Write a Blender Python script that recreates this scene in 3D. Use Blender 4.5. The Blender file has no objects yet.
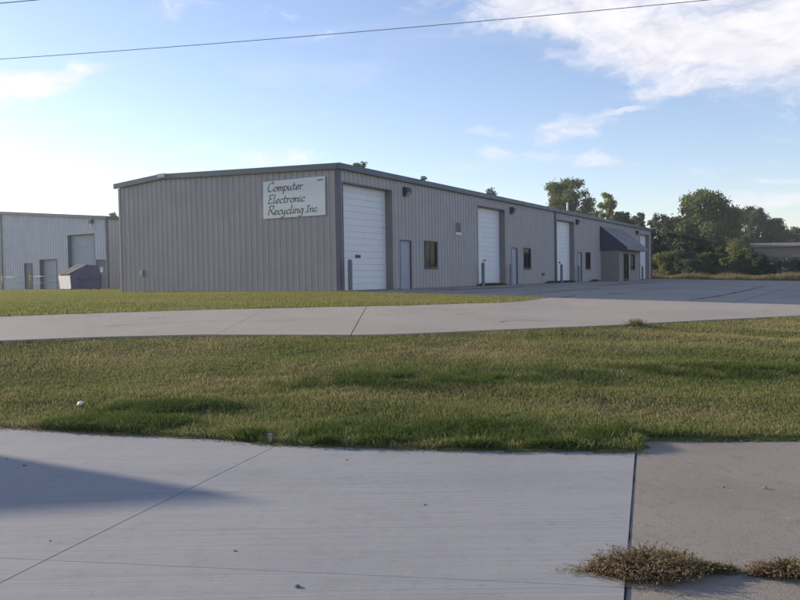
import bpy, math, random
import numpy as np
from mathutils import Vector, Matrix
random.seed(7); RNG = np.random.default_rng(11)
scene = bpy.context.scene
C = scene.collection
rad = math.radians

# ------------------------------------------------------------------ camera
CAM = Vector((0, 0, 1.6)); FPX = 760.0
PITCH = math.atan(22.4 / FPX); ROLL = 0.015
Fw = Vector((0, math.cos(PITCH), -math.sin(PITCH))); Up0 = Vector((0, math.sin(PITCH), math.cos(PITCH))); H0 = Vector((1, 0, 0))
Rv = (H0 - ROLL * Up0).normalized(); Uv = (Up0 + ROLL * H0).normalized()
cam_d = bpy.data.cameras.new('camera'); cam = bpy.data.objects.new('camera', cam_d); C.objects.link(cam)
cam_d.sensor_width = 36; cam_d.lens = FPX / 800 * 36; cam_d.clip_end = 6000; cam_d.clip_start = 0.05
cam.matrix_world = Matrix(((Rv.x, Uv.x, -Fw.x, CAM.x), (Rv.y, Uv.y, -Fw.y, CAM.y), (Rv.z, Uv.z, -Fw.z, CAM.z), (0, 0, 0, 1)))
scene.camera = cam
def ray(px, py):
    return (Fw + (px - 400) / FPX * Rv + (300 - py) / FPX * Uv)

# ------------------------------------------------------------------ light
SUN_EL = 15.0; SUN_A = 29.6                     # sun stands left of the view, a little in front of the camera
S_dir = Vector((-math.cos(rad(SUN_A)) * math.cos(rad(SUN_EL)), math.sin(rad(SUN_A)) * math.cos(rad(SUN_EL)), math.sin(rad(SUN_EL))))
sun_d = bpy.data.lights.new('sun', 'SUN'); sun = bpy.data.objects.new('sun', sun_d); C.objects.link(sun)
sun_d.energy = 2.9; sun_d.angle = rad(0.6); sun_d.color = (1.0, 0.86, 0.68)
sun.rotation_euler = S_dir.to_track_quat('Z', 'Y').to_euler(); sun.location = (-40, 20, 30)
scene.view_settings.view_transform = 'Standard'; scene.view_settings.look = 'None'
scene.view_settings.exposure = 1.28; scene.view_settings.gamma = 1.0

world = bpy.data.worlds.new('World'); scene.world = world; world.use_nodes = True
wt = world.node_tree; wt.nodes.clear()
def wn(t, **kw):
    n = wt.nodes.new(t)
    for k, v in kw.items(): setattr(n, k, v)
    return n
def wmath(op, a, b=None, c=None, clamp=False):
    n = wn('ShaderNodeMath', operation=op); n.use_clamp = clamp
    for i, v in enumerate((a, b, c)):
        if v is None: continue
        if isinstance(v, (int, float)): n.inputs[i].default_value = v
        else: wt.links.new(v, n.inputs[i])
    return n.outputs[0]
sky = wn('ShaderNodeTexSky', sky_type='NISHITA'); sky.sun_disc = False
sky.sun_elevation = rad(SUN_EL); sky.sun_rotation = math.atan2(S_dir.x, S_dir.y)
sky.air_density = 1.0; sky.dust_density = .25; sky.ozone_density = 1.6; sky.altitude = 200
tc = wn('ShaderNodeTexCoord'); sep = wn('ShaderNodeSeparateXYZ'); wt.links.new(tc.outputs['Generated'], sep.inputs[0])
az = wmath('MULTIPLY', wmath('ARCTAN2', sep.outputs[0], sep.outputs[1]), 57.2958)
el = wmath('MULTIPLY', wmath('ARCSINE', sep.outputs[2]), 57.2958)
ae = wn('ShaderNodeCombineXYZ'); wt.links.new(az, ae.inputs[0]); wt.links.new(el, ae.inputs[1])
def wnoise(scale, detail, rough, mapscale, off=(0, 0, 0), src=None, dist=0.0):
    m = wn('ShaderNodeMapping'); m.inputs['Scale'].default_value = mapscale; m.inputs['Location'].default_value = off
    wt.links.new(src or ae.outputs[0], m.inputs[0])
    n = wn('ShaderNodeTexNoise'); n.inputs['Scale'].default_value = scale; n.inputs['Detail'].default_value = detail
    n.inputs['Roughness'].default_value = rough; n.inputs['Distortion'].default_value = dist
    wt.links.new(m.outputs[0], n.inputs['Vector']); return n
warp = wnoise(0.16, 5, 0.6, (1, 1.6, 1))
wv = wn('ShaderNodeVectorMath', operation='SUBTRACT'); wt.links.new(warp.outputs['Color'], wv.inputs[0]); wv.inputs[1].default_value = (.5, .5, .5)
ws = wn('ShaderNodeVectorMath', operation='MULTIPLY'); wt.links.new(wv.outputs[0], ws.inputs[0]); ws.inputs[1].default_value = (6.0, 3.0, 0)
wa = wn('ShaderNodeVectorMath', operation='ADD'); wt.links.new(ae.outputs[0], wa.inputs[0]); wt.links.new(ws.outputs[0], wa.inputs[1])
def aepix(px, py):
    d = ray(px, py).normalized(); return math.degrees(math.atan2(d.x, d.y)), math.degrees(math.asin(d.z))
# cloud bodies: centre and half axes as seen (pixels -> directions), tilt in degrees, strength
CL = [(580, 12, 120, 30, -10, 1.0), (690, 42, 130, 34, -8, 1.1), (800, 30, 120, 48, 0, 1.1), (930, 20, 160, 60, 0, 1.0), (690, 84, 70, 12, 4, .8), (760, -40, 300, 50, 0, .9),
      (568, 128, 48, 13, 6, .68), (615, 113, 52, 6, 12, .66), (598, 161, 42, 8, -14, .68), (515, 152, 60, 9, -4, .62), (490, 128, 40, 7, 0, .45), (770, 180, 55, 6, 0, .5), (695, 177, 30, 6, 0, .42),
      (20, 84, 60, 17, 16, .95), (75, 70, 50, 8, 10, .65), (-60, 90, 80, 26, 10, .8), (200, 144, 22, 5, 6, .6), (275, 156, 60, 10, 4, .65), (20, 190, 90, 26, 0, .55), (-90, 170, 110, 40, 0, .7), (180, 5, 90, 14, 0, .42), (318, 34, 16, 6, 8, .4), (285, 12, 14, 5, 0, .35),
      (765, 203, 70, 13, 2, .62), (880, 195, 90, 20, 0, .8)]
tot = None; k = 57.2958 / FPX
for (px, py, ra, rb, ti, st) in CL:
    a0, e0 = aepix(px, py)
    mp = wn('ShaderNodeMapping'); mp.vector_type = 'TEXTURE'
    mp.inputs['Location'].default_value = (a0, e0, 0); mp.inputs['Rotation'].default_value = (0, 0, rad(ti)); mp.inputs['Scale'].default_value = (ra * k, rb * k, 1)
    wt.links.new(wa.outputs[0], mp.inputs[0])
    ln = wn('ShaderNodeVectorMath', operation='LENGTH'); wt.links.new(mp.outputs[0], ln.inputs[0])
    v = wmath('MULTIPLY', wmath('SUBTRACT', 1.45, ln.outputs['Value'], clamp=True), st)
    tot = v if tot is None else wmath('SMOOTH_MAX', tot, v, 0.12)
# thin cirrus everywhere else, so that the sky goes on beyond the frame
pl = wn('ShaderNodeVectorMath', operation='DIVIDE'); zc = wmath('ADD', sep.outputs[2], 0.12); cz = wn('ShaderNodeCombineXYZ')
for i in range(3): wt.links.new(zc, cz.inputs[i])
wt.links.new(tc.outputs['Generated'], pl.inputs[0]); wt.links.new(cz.outputs[0], pl.inputs[1])
cir = wnoise(1.1, 6, 0.6, (1, 2.2, 0), (3.1, 1.7, 0), pl.outputs[0], 0.6)
det = wnoise(0.30, 7, 0.58, (1, 2.2, 1), (5, 2, 0), wa.outputs[0], 0.4)
fine = wnoise(1.2, 6, 0.6, (1, 2.6, 1), (1, 9, 0), wa.outputs[0])
body = wmath('ADD', tot, wmath('MULTIPLY', wmath('SUBTRACT', det.outputs[0], 0.5), 1.0))
body = wmath('ADD', body, wmath('MULTIPLY', wmath('SUBTRACT', fine.outputs[0], 0.5), 0.34))
ramp = wn('ShaderNodeMapRange', interpolation_type='SMOOTHSTEP'); wt.links.new(body, ramp.inputs['Value'])
ramp.inputs['From Min'].default_value = 0.22; ramp.inputs['From Max'].default_value = 1.12; ramp.inputs['To Max'].default_value = 0.92
r2 = wn('ShaderNodeMapRange', interpolation_type='SMOOTHSTEP'); wt.links.new(cir.outputs[0], r2.inputs['Value'])
r2.inputs['From Min'].default_value = 0.52; r2.inputs['From Max'].default_value = 0.85; r2.inputs['To Max'].default_value = 0.30
cov = wmath('MAXIMUM', ramp.outputs[0], wmath('ADD', r2.outputs[0], 0.03))
above = wmath('GREATER_THAN', sep.outputs[2], 0.0)
cov = wmath('MULTIPLY', cov, above)
shade = wn('ShaderNodeMapRange'); wt.links.new(det.outputs[0], shade.inputs['Value'])
shade.inputs['From Min'].default_value = 0.3; shade.inputs['From Max'].default_value = 0.7; shade.inputs['To Min'].default_value = 4.2; shade.inputs['To Max'].default_value = 5.3
cc = wn('ShaderNodeVectorMath', operation='SCALE'); cc.inputs[0].default_value = (1.0, 0.97, 1.02); wt.links.new(shade.outputs[0], cc.inputs['Scale'])
mix = wn('ShaderNodeMix', data_type='RGBA'); wt.links.new(cov, mix.inputs['Factor']); tint = wn('ShaderNodeVectorMath', operation='MULTIPLY'); wt.links.new(sky.outputs[0], tint.inputs[0]); tint.inputs[1].default_value = (1.05, .965, 1.05); wt.links.new(tint.outputs[0], mix.inputs[6]); wt.links.new(cc.outputs[0], mix.inputs[7])
bg = wn('ShaderNodeBackground'); bg.inputs['Strength'].default_value = 0.086; wt.links.new(mix.outputs[2], bg.inputs[0])
wo = wn('ShaderNodeOutputWorld'); wt.links.new(bg.outputs[0], wo.inputs[0])

# ------------------------------------------------------------------ materials
MATS = {}
class NT:
    def __init__(s, name):
        s.m = bpy.data.materials.new(name); s.m.use_nodes = True; s.t = s.m.node_tree
        s.b = s.t.nodes['Principled BSDF']; s.out = s.t.nodes['Material Output']; MATS[name] = s.m
    def n(s, typ, **kw):
        q = s.t.nodes.new(typ)
        for a, v in kw.items(): setattr(q, a, v)
        return q
    def l(s, a, b): s.t.links.new(a, b)
    def coord(s, kind='Object', scale=(1, 1, 1), rot=(0, 0, 0)):
        if kind == 'World': o = s.n('ShaderNodeNewGeometry').outputs['Position']
        else: o = s.n('ShaderNodeTexCoord').outputs[kind]
        m = s.n('ShaderNodeMapping'); m.inputs['Scale'].default_value = scale; m.inputs['Rotation'].default_value = rot; s.l(o, m.inputs[0]); return m.outputs[0]
    def noise(s, scale, detail=4, rough=.55, vec=None, out=0):
        q = s.n('ShaderNodeTexNoise'); q.inputs['Scale'].default_value = scale; q.inputs['Detail'].default_value = detail; q.inputs['Roughness'].default_value = rough
        if vec is not None: s.l(vec, q.inputs['Vector'])
        return q.outputs[out]
    def ramp(s, v, a, b, lo=0., hi=1.):
        q = s.n('ShaderNodeMapRange', interpolation_type='SMOOTHSTEP'); s.l(v, q.inputs['Value'])
        for nm, x in (('From Min', a), ('From Max', b), ('To Min', lo), ('To Max', hi)): q.inputs[nm].default_value = x
        return q.outputs[0]
    def mix(s, f, a, b, mode='MIX'):
        q = s.n('ShaderNodeMix', data_type='RGBA', blend_type=mode)
        for i, v in ((0, f), (6, a), (7, b)):
            if isinstance(v, (int, float)): q.inputs[i].default_value = v
            elif isinstance(v, tuple): q.inputs[i].default_value = (*v, 1)
            else: s.l(v, q.inputs[i])
        return q.outputs[2]
    def math(s, op, a, b):
        q = s.n('ShaderNodeMath', operation=op)
        for i, v in ((0, a), (1, b)):
            if isinstance(v, (int, float)): q.inputs[i].default_value = v
            else: s.l(v, q.inputs[i])
        return q.outputs[0]
    def bump(s, h, st, dist=.01):
        q = s.n('ShaderNodeBump'); q.inputs['Strength'].default_value = st; q.inputs['Distance'].default_value = dist; s.l(h, q.inputs['Height']); s.l(q.outputs[0], s.b.inputs['Normal'])
    def col(s, c):
        if isinstance(c, tuple): s.b.inputs['Base Color'].default_value = (*c, 1)
        else: s.l(c, s.b.inputs['Base Color'])
    def rough(s, r):
        if isinstance(r, (int, float)): s.b.inputs['Roughness'].default_value = r
        else: s.l(r, s.b.inputs['Roughness'])

def painted(name, c, c2=None, rough=.45, metal=0., scale=1.2, streak=True, var=.35, spec=.5):
    """painted sheet or metal: faint blotches and rain streaks"""
    t = NT(name); c2 = c2 or tuple(x * .72 for x in c)
    v = t.coord('World')
    a = t.noise(scale, 6, .6, v)
    f = t.ramp(a, .35, .8, 0, var)
    k_ = t.mix(f, c, c2)
    if streak:
        sv = t.coord('World', (6, 6, .35)); b_ = t.noise(2.2, 5, .6, sv)
        k_ = t.mix(t.ramp(b_, .5, .85, 0, var * .8), k_, tuple(x * .6 for x in c))
    t.col(k_); t.rough(t.ramp(a, .2, .8, rough * .85, min(1, rough * 1.25))); t.b.inputs['Metallic'].default_value = metal
    t.b.inputs['Specular IOR Level'].default_value = spec
    return t.m

painted('wall_beige', (.405, .366, .352), (.35, .315, .304), .5, var=.5)
painted('wall_blue_grey', (.52, .54, .58), (.45, .47, .51), .42, var=.35)
painted('trim_slate', (.075, .105, .13), (.06, .085, .108), .45, var=.4)
painted('corner_trim', (.075, .078, .12), (.055, .058, .09), .5, var=.4)
painted('jamb_brown', (.22, .20, .19), None, .55, var=.4)
painted('door_white', (.76, .74, .75), (.68, .66, .67), .42, var=.3)
painted('door_grey', (.32, .335, .38), (.27, .28, .33), .45, var=.3)
painted('door_pale', (.36, .40, .47), (.31, .35, .42), .45, var=.3)
painted('door_slate', (.10, .12, .17), None, .45, var=.3)
painted('dark_metal', (.035, .035, .04), None, .5)
painted('galvanised', (.32, .32, .33), (.22, .22, .23), .42, .6)
painted('bollard_paint', (.17, .17, .18), (.11, .11, .12), .55)
painted('bollard_beige', (.26, .24, .235), None, .55)
painted('sign_white', (.72, .72, .70), (.64, .64, .63), .4, streak=True, var=.2)
painted('sign_ink', (.045, .045, .055), None, .5, streak=False)
painted('awning_navy', (.050, .055, .085), (.04, .044, .07), .65)
painted('awning_grey', (.20, .19, .20), (.15, .145, .155), .6)
painted('roof_metal', (.20, .21, .22), None, .5)
painted('dumpster_blue', (.028, .050, .150), (.025, .04, .10), .5, var=.5)
painted('dumpster_sunlit', (.62, .62, .66), (.45, .43, .42), .4, var=.5)  # sun glare on the blue front, painted in as a pale colour
painted('dumpster_lid', (.035, .036, .045), (.03, .03, .03), .9)
painted('yellow_paint', (.30, .25, .07), (.22, .19, .08), .55, var=.5)
painted('rubber', (.02, .02, .02), None, .8, streak=False)
painted('trailer_white', (.7, .7, .7), None, .4)
painted('notice_paper', (.75, .75, .75), None, .7, streak=False)
painted('poster_brown', (.22, .12, .05), (.30, .2, .1), .6, streak=False)
painted('interior_dark', (.05, .05, .05), None, .9, streak=False)
painted('curtain', (.20, .19, .17), None, .9)
painted('plastic_grey', (.20, .205, .20), None, .5, streak=False)
painted('far_wall', (.22, .185, .155), (.19, .16, .135), .8, var=.2)
painted('far_roof', (.17, .145, .12), None, .8, var=.2)
painted('foundation', (.30, .29, .27), (.2, .19, .18), .85, var=.6)
painted('wire_black', (.22, .21, .25), None, .6, streak=False)
painted('stone_grey', (.16, .15, .14), None, .9, streak=False)
painted('lens', (.35, .34, .30), None, .2, streak=False)

t = NT('glass'); gl = t.n('ShaderNodeBsdfGlossy'); gl.inputs['Roughness'].default_value = .03; gl.inputs['Color'].default_value = (.45, .48, .5, 1)
tr = t.n('ShaderNodeBsdfTransparent'); tr.inputs['Color'].default_value = (.30, .31, .32, 1)
fr = t.n('ShaderNodeFresnel'); fr.inputs['IOR'].default_value = 1.5
mx = t.n('ShaderNodeMixShader'); t.l(fr.outputs[0], mx.inputs[0]); t.l(tr.outputs[0], mx.inputs[1]); t.l(gl.outputs[0], mx.inputs[2]); t.l(mx.outputs[0], t.out.inputs[0])

t = NT('wood_pole'); v = t.coord('Object', (8, 8, .6)); a = t.noise(2, 6, .6, v); t.col(t.mix(t.ramp(a, .3, .7), (.10, .075, .055), (.18, .15, .12))); t.rough(.85); t.bump(a, .4, .01)
t = NT('bark'); v = t.coord('Object', (6, 6, 1.2)); a = t.noise(2, 6, .65, v); t.col(t.mix(t.ramp(a, .3, .7), (.055, .045, .035), (.14, .12, .10))); t.rough(.95); t.bump(a, .6, .03)

STREET_ROT = math.atan2(-.155, .988)
def concrete(name, c1, c2, broom=None, stain=(.1, .095, .09), sc=1., stain_amt=.45, fine_amt=.5, rot=0.):
    t = NT(name)
    v = t.coord('World')
    big = t.noise(.45 * sc, 5, .6, v); med = t.noise(3.1 * sc, 6, .65, v); fin = t.noise(55, 4, .7, v); grit = t.noise(160, 2, .5, v)
    k_ = t.mix(t.ramp(big, .3, .7), c1, c2)
    k_ = t.mix(t.ramp(med, .52, .82, 0, stain_amt), k_, tuple(.5 * (x + y) for x, y in zip(c2, stain)))
    k_ = t.mix(t.ramp(fin, .5, .8, 0, fine_amt * .5), k_, tuple(x * .62 for x in c2))
    k_ = t.mix(t.ramp(grit, .62, .8, 0, fine_amt * .6), k_, tuple(x * .45 for x in c2))
    mot = t.noise(11 * sc, 5, .7, v); k_ = t.mix(t.ramp(mot, .5, .78, 0, stain_amt), k_, tuple(x * .66 for x in c2)); pale = t.noise(6 * sc, 5, .7, t.coord('World', (1.3, 1, 1))); k_ = t.mix(t.ramp(pale, .56, .8, 0, stain_amt * .8), k_, tuple(min(1, x * 1.28) for x in c1))
    h = t.math('ADD', t.math('MULTIPLY', fin, .5), t.math('MULTIPLY', grit, .35))
    if broom:
        bv = t.coord('World', (.55, 34, 1), (0, 0, -rot)); br = t.noise(1.0, 5, .7, bv)
        bv2 = t.coord('World', (.25, 6, 1), (0, 0, -rot)); br2 = t.noise(1.0, 5, .65, bv2)
        k_ = t.mix(t.ramp(br, .35, .75, 0, broom * .55), k_, tuple(x * .72 for x in c2))
        k_ = t.mix(t.ramp(br2, .5, .8, 0, broom * .6), k_, tuple(x * .70 for x in c2))
        h = t.math('ADD', t.math('MULTIPLY', h, .5), t.math('MULTIPLY', br, 1.0))
    t.col(k_); t.rough(.88); t.bump(h, .5 if broom else .8, .008)
    t.b.inputs['Specular IOR Level'].default_value = .3
    return t.m
concrete('concrete_new', (.345, .337, .336), (.305, .298, .298), broom=.8, stain_amt=.5, fine_amt=.6, rot=STREET_ROT)
concrete('concrete_old', (.31, .268, .225), (.255, .22, .183), stain_amt=.75, fine_amt=1.3, sc=1.3)
concrete('concrete_drive', (.40, .346, .29), (.35, .303, .256), broom=.35, stain_amt=.5, fine_amt=.5, rot=0.)
concrete('concrete_lot', (.37, .315, .27), (.31, .265, .23), broom=.3, stain_amt=.6, fine_amt=.5, sc=.8, rot=rad(59.3))

def foliage(name, c1, c2, dry=None, dry_lo=.5, dry_hi=.7, nscale=.35, trans=.35, dscale=.45, dmax=.85, fresh=None):
    """diffuse + translucent leaf; tint varies from leaf to leaf and in patches"""
    t = NT(name)
    v = t.coord('World'); a = t.noise(nscale * 6, 4, .6, v)
    info = t.n('ShaderNodeNewGeometry').outputs['Random Per Island']
    k_ = t.mix(t.ramp(a, .3, .7), c1, c2)
    k_ = t.mix(t.math('MULTIPLY', info, .55), k_, tuple(x * 1.5 for x in c2))
    if dry:
        d = t.noise(dscale, 6, .62, t.coord('World', (.7, 1.5, 1)))
        d2 = t.math('ADD', d, t.math('MULTIPLY', t.math('SUBTRACT', info, .5), .22))
        if fresh:
            sx = t.n('ShaderNodeSeparateXYZ'); t.l(v, sx.inputs[0]); d2 = t.math('ADD', d2, t.math('MULTIPLY', t.math('SUBTRACT', sx.outputs[1], 10.2), .022))
        k_ = t.mix(t.ramp(d2, dry_lo, dry_hi, 0, dmax), k_, dry)
        if fresh:
            f = t.noise(.8, 4, .6, t.coord('World', (.8, 1.6, 1))); k_ = t.mix(t.ramp(f, .56, .74, 0, .7), k_, fresh)
    df = t.n('ShaderNodeBsdfDiffuse'); tl = t.n('ShaderNodeBsdfTranslucent'); mx = t.n('ShaderNodeMixShader'); mx.inputs[0].default_value = trans
    t.l(k_, df.inputs[0]); t.l(k_, tl.inputs[0]); t.l(df.outputs[0], mx.inputs[1]); t.l(tl.outputs[0], mx.inputs[2]); t.l(mx.outputs[0], t.out.inputs[0])
    return t.m
foliage('grass_blade', (.145, .168, .052), (.20, .21, .074), (.40, .325, .17), .40, .70, dmax=.85, fresh=(.105, .155, .038))
foliage('grass_blade_far', (.18, .20, .06), (.235, .24, .08), (.35, .29, .14), .44, .70, dscale=.3)
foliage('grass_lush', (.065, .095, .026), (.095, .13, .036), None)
foliage('grass_dry', (.17, .145, .075), (.24, .20, .11), None, trans=.3)
foliage('weed', (.10, .082, .04), (.15, .115, .06), (.34, .25, .16), .4, .6, dscale=9)
foliage('weed_green', (.05, .075, .02), (.07, .09, .025), None)
foliage('leaf_mid', (.11, .145, .062), (.155, .19, .085), None)
foliage('leaf_deep', (.072, .10, .052), (.105, .135, .07), None)
foliage('leaf_blue', (.10, .13, .082), (.145, .17, .11), None)
foliage('leaf_pale', (.20, .23, .085), (.26, .28, .11), None, trans=.5)
foliage('leaf_yellow', (.15, .17, .055), (.20, .21, .075), None)
foliage('twig_grey', (.07, .065, .055), (.10, .095, .08), None, trans=.15)

t = NT('ground_grass'); v = t.coord('World'); a = t.noise(2.2, 6, .65, v); b_ = t.noise(.45, 6, .6, t.coord('World', (.7, 1.5, 1))); c_ = t.noise(26, 4, .7, v); d_ = t.noise(.05, 4, .6, v)
k_ = t.mix(t.ramp(a, .3, .7), (.10, .11, .036), (.14, .14, .05)); k_ = t.mix(t.ramp(b_, .42, .68, 0, .75), k_, (.19, .15, .07)); k_ = t.mix(t.ramp(c_, .45, .75, 0, .7), k_, (.030, .030, .014)); k_ = t.mix(t.ramp(d_, .4, .7, 0, .3), k_, (.07, .09, .025))
t.col(k_); t.rough(.95); t.b.inputs['Specular IOR Level'].default_value = .1; t.bump(c_, .7, .04)
t = NT('soil'); v = t.coord('World'); a = t.noise(14, 6, .7, v); t.col(t.mix(t.ramp(a, .3, .7), (.045, .036, .026), (.11, .09, .065))); t.rough(.95); t.bump(a, .8, .02)

# ------------------------------------------------------------------ mesh helpers
class MB:
    def __init__(s): s.v = []; s.f = []
    def add(s, vs, fs):
        o = len(s.v); s.v += [tuple(p) for p in vs]; s.f += [tuple(i + o for i in q) for q in fs]; return s
    def box(s, x0, x1, y0, y1, z0, z1):
        return s.add([(x0, y0, z0), (x1, y0, z0), (x1, y1, z0), (x0, y1, z0), (x0, y0, z1), (x1, y0, z1), (x1, y1, z1), (x0, y1, z1)],
                     [(0, 3, 2, 1), (4, 5, 6, 7), (0, 1, 5, 4), (1, 2, 6, 5), (2, 3, 7, 6), (3, 0, 4, 7)])
    def prism(s, poly, axis, a, b):
        """poly in the plane of the two other axes, swept along axis 0/1/2 from a to b"""
        def P(p, q):
            l = list(p); l.insert(axis, q); return tuple(l)
        n = len(poly); vs = [P(p, a) for p in poly] + [P(p, b) for p in poly]
        return s.add(vs, [tuple(range(n - 1, -1, -1)), tuple(range(n, 2 * n))] + [(i, (i + 1) % n, n + (i + 1) % n, n + i) for i in range(n)])
    def tube(s, pts, rads, n=8, cap=True):
        pts = [Vector(p) for p in pts]; o = len(s.v); up = Vector((.13, .27, 1)).normalized()
        for i, p in enumerate(pts):
            d = (pts[min(i + 1, len(pts) - 1)] - pts[max(i - 1, 0)]).normalized()
            a = d.cross(up)
            if a.length < .05: a = d.cross(Vector((1, 0, 0)))
            a.normalize(); b = d.cross(a).normalized()
            for j in range(n):
                th = 2 * math.pi * j / n; s.v.append(tuple(p + rads[i] * (math.cos(th) * a + math.sin(th) * b)))
        for i in range(len(pts) - 1):
            for j in range(n):
                s.f.append((o + i * n + j, o + i * n + (j + 1) % n, o + (i + 1) * n + (j + 1) % n, o + (i + 1) * n + j))
        if cap:
            s.f.append(tuple(o + j for j in range(n - 1, -1, -1))); q = o + (len(pts) - 1) * n; s.f.append(tuple(q + j for j in range(n)))
        return s
    def dome(s, c, r, rz, n=10, m=4):
        o = len(s.v)
        for i in range(m):
            th = i / m * math.pi / 2
            for j in range(n):
                s.v.append((c[0] + r * math.cos(th) * math.cos(2 * math.pi * j / n), c[1] + r * math.cos(th) * math.sin(2 * math.pi * j / n), c[2] + rz * math.sin(th)))
        s.v.append((c[0], c[1], c[2] + rz))
        for i in range(m - 1):
            for j in range(n): s.f.append((o + i * n + j, o + i * n + (j + 1) % n, o + (i + 1) * n + (j + 1) % n, o + (i + 1) * n + j))
        for j in range(n): s.f.append((o + (m - 1) * n + j, o + (m - 1) * n + (j + 1) % n, o + m * n))
        return s
    def build(s, name, mat, parent=None, smooth=False, bevel=0.):
        me = bpy.data.meshes.new(name); me.from_pydata(s.v, [], s.f); me.update()
        return link(name, me, mat, parent, smooth, bevel)
def link(name, me, mat, parent=None, smooth=False, bevel=0.):
    o = bpy.data.objects.new(name, me); C.objects.link(o)
    me.materials.append(MATS[mat])
    if smooth: me.polygons.foreach_set('use_smooth', [True] * len(me.polygons))
    if bevel:
        b = o.modifiers.new('bevel', 'BEVEL'); b.width = bevel; b.segments = 2; b.limit_method = 'ANGLE'; b.angle_limit = rad(40)
    if parent: o.parent = parent
    return o
def np_mesh(name, V, nper, mat, parent=None):
    """V: (k*nper,3) array, each run of nper vertices is one face"""
    me = bpy.data.meshes.new(name); n = len(V); nf = n // nper
    me.vertices.add(n); me.vertices.foreach_set('co', np.ascontiguousarray(V, dtype=np.float32).ravel())
    me.loops.add(n); me.loops.foreach_set('vertex_index', np.arange(n, dtype=np.int32))
    me.polygons.add(nf); me.polygons.foreach_set('loop_start', np.arange(0, n, nper, dtype=np.int32)); me.polygons.foreach_set('loop_total', np.full(nf, nper, dtype=np.int32))
    me.update(calc_edges=True)
    return link(name, me, mat, parent)
def tag(o, label=None, cat=None, group=None, kind=None):
    if label: o['label'] = label
    if cat: o['category'] = cat
    if group: o['group'] = group
    if kind: o['kind'] = kind
    return o
def empty(name, loc, rz=0., label=None, cat=None, group=None):
    o = bpy.data.objects.new(name, None); C.objects.link(o); o.location = loc; o.rotation_euler = (0, 0, rz); o.empty_display_size = .3
    return tag(o, label, cat, group)
def copy_tree(o, parent=None):
    c = o.copy(); C.objects.link(c); c.parent = parent
    for ch in list(o.children): copy_tree(ch, c)
    return c

# ------------------------------------------------------------------ terrain
BZ = 1.065                                    # level of the building floor
BX, BY = -2.28, 28.9                          # near corner of the warehouse
D1 = (.511, .86)                              # along its long wall
E_X = [-60, -20, -8, -4.43, -3.2, -2.01, -1.2, 0, 1.3, 2.13, 2.32, 3.8, 9, 60]; E_Y = [9.5, 9.2, 8.95, 8.40, 8.0, 7.65, 7.30, 7.03, 6.87, 6.79, 7.30, 7.20, 6.6, 6.0]
N_X = [-60, -20, -8, -6.8, -5.3, -3.6, -.7, 0, 1.8, 3.8, 6.1, 8.8, 16, 60]; N_Y = [12.2, 12.2, 12.7, 12.9, 13.4, 13.6, 12.95, 13.0, 13.7, 14.4, 15.5, 16.7, 18.5, 22]
F_X = [-60, -20, -8.7, -6.9, -4.9, -2.5, 0, 2.6, 4.8, 12, 60]; F_Y = [13.8, 14.6, 16.5, 17.6, 18.6, 19.1, 19.4, 20.7, 24.0, 24.0, 28]
def Ef(x): return np.interp(x, E_X, E_Y)
def Nf(x): return np.interp(x, N_X, N_Y)
def Ff(x): return np.interp(x, F_X, F_Y)
def terr(x, y):
    x = np.asarray(x, float); y = np.asarray(y, float)
    E, N, F = Ef(x), Nf(x), Ff(x)
    t1 = np.clip((y - E) / (N - E), 0, 1); t2 = np.clip((y - N) / (F - N), 0, 1); t3 = np.clip((y - F) / 9.5, 0, 1)
    z = .02 + .58 * (t1 ** 1.15) + .25 * t2 + (BZ - .85) * (t3 * (2 - t3))
    p = .86 * (x - BX) - .511 * (y - BY)
    zl = BZ - .027 * np.clip(p, 0, 24)
    z = np.where(y > N, np.minimum(z, np.where(y > N, zl, 9)), z)
    bank = np.clip(t1 * 6, 0, 1) * np.clip((1 - t1) * 6, 0, 1)
    z = z + bank * (.014 * np.sin(1.9 * x + 2.2 * y + .7 * np.sin(1.3 * y)) * np.sin(2.7 * y - .5 * x) + .015 * np.sin(3.9 * y + 1.25 * x + np.sin(.9 * x)))
    z = np.where(y < E - .03, -.035, z)
    return z
def tz(x, y): return float(terr(x, y))
def onground(px, py):
    """where the ray through a photo pixel meets the ground"""
    d = ray(px, py); lo = None; s = .5; last = .5
    while s < 400:
        p = CAM + d * s
        if p.z < max(tz(p.x, p.y), 0 if p.y < float(Ef(p.x)) else -9):
            a, b = last, s
            for _ in range(30):
                m = (a + b) / 2; q = CAM + d * m
                if q.z < max(tz(q.x, q.y), 0 if q.y < float(Ef(q.x)) else -9): b = m
                else: a = m
            q = CAM + d * b; return q.x, q.y
        last = s; s *= 1.01
    return d.x * 400, d.y * 400
def hor(px): return 277.6 - (px - 400) * ROLL
def loc2w(xl, p): return BX + D1[0] * xl + .86 * p, BY + D1[1] * xl - .511 * p

def grid_lines(parts):
    out = []
    for a, b, s in parts: out += list(np.arange(a, b, s))
    return np.array(sorted(set(np.round(out + [parts[-1][1]], 4))))
gx = grid_lines([(-2500, -400, 300), (-400, -100, 60), (-100, -30, 10), (-30, -12, 1.5), (-12, 14, .2), (14, 40, 2), (40, 100, 10), (100, 400, 60), (400, 2500, 300)])
gy = grid_lines([(-300, -40, 40), (-40, 5, 5), (5, 6.4, .7), (6.4, 9.6, .08), (9.6, 20, .2), (20, 45, .8), (45, 120, 5), (120, 400, 40), (400, 3600, 400)])
XX, YY = np.meshgrid(gx, gy); ZZ = terr(XX, YY)
nx_, ny_ = len(gx), len(gy)
V = np.stack([XX, YY, ZZ], -1).reshape(-1, 3)
idx = np.arange(nx_ * ny_).reshape(ny_, nx_)
Fq = np.stack([idx[:-1, :-1], idx[:-1, 1:], idx[1:, 1:], idx[1:, :-1]], -1).reshape(-1, 4)
me = bpy.data.meshes.new('ground'); me.from_pydata(V.tolist(), [], Fq.tolist()); me.update()
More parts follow.
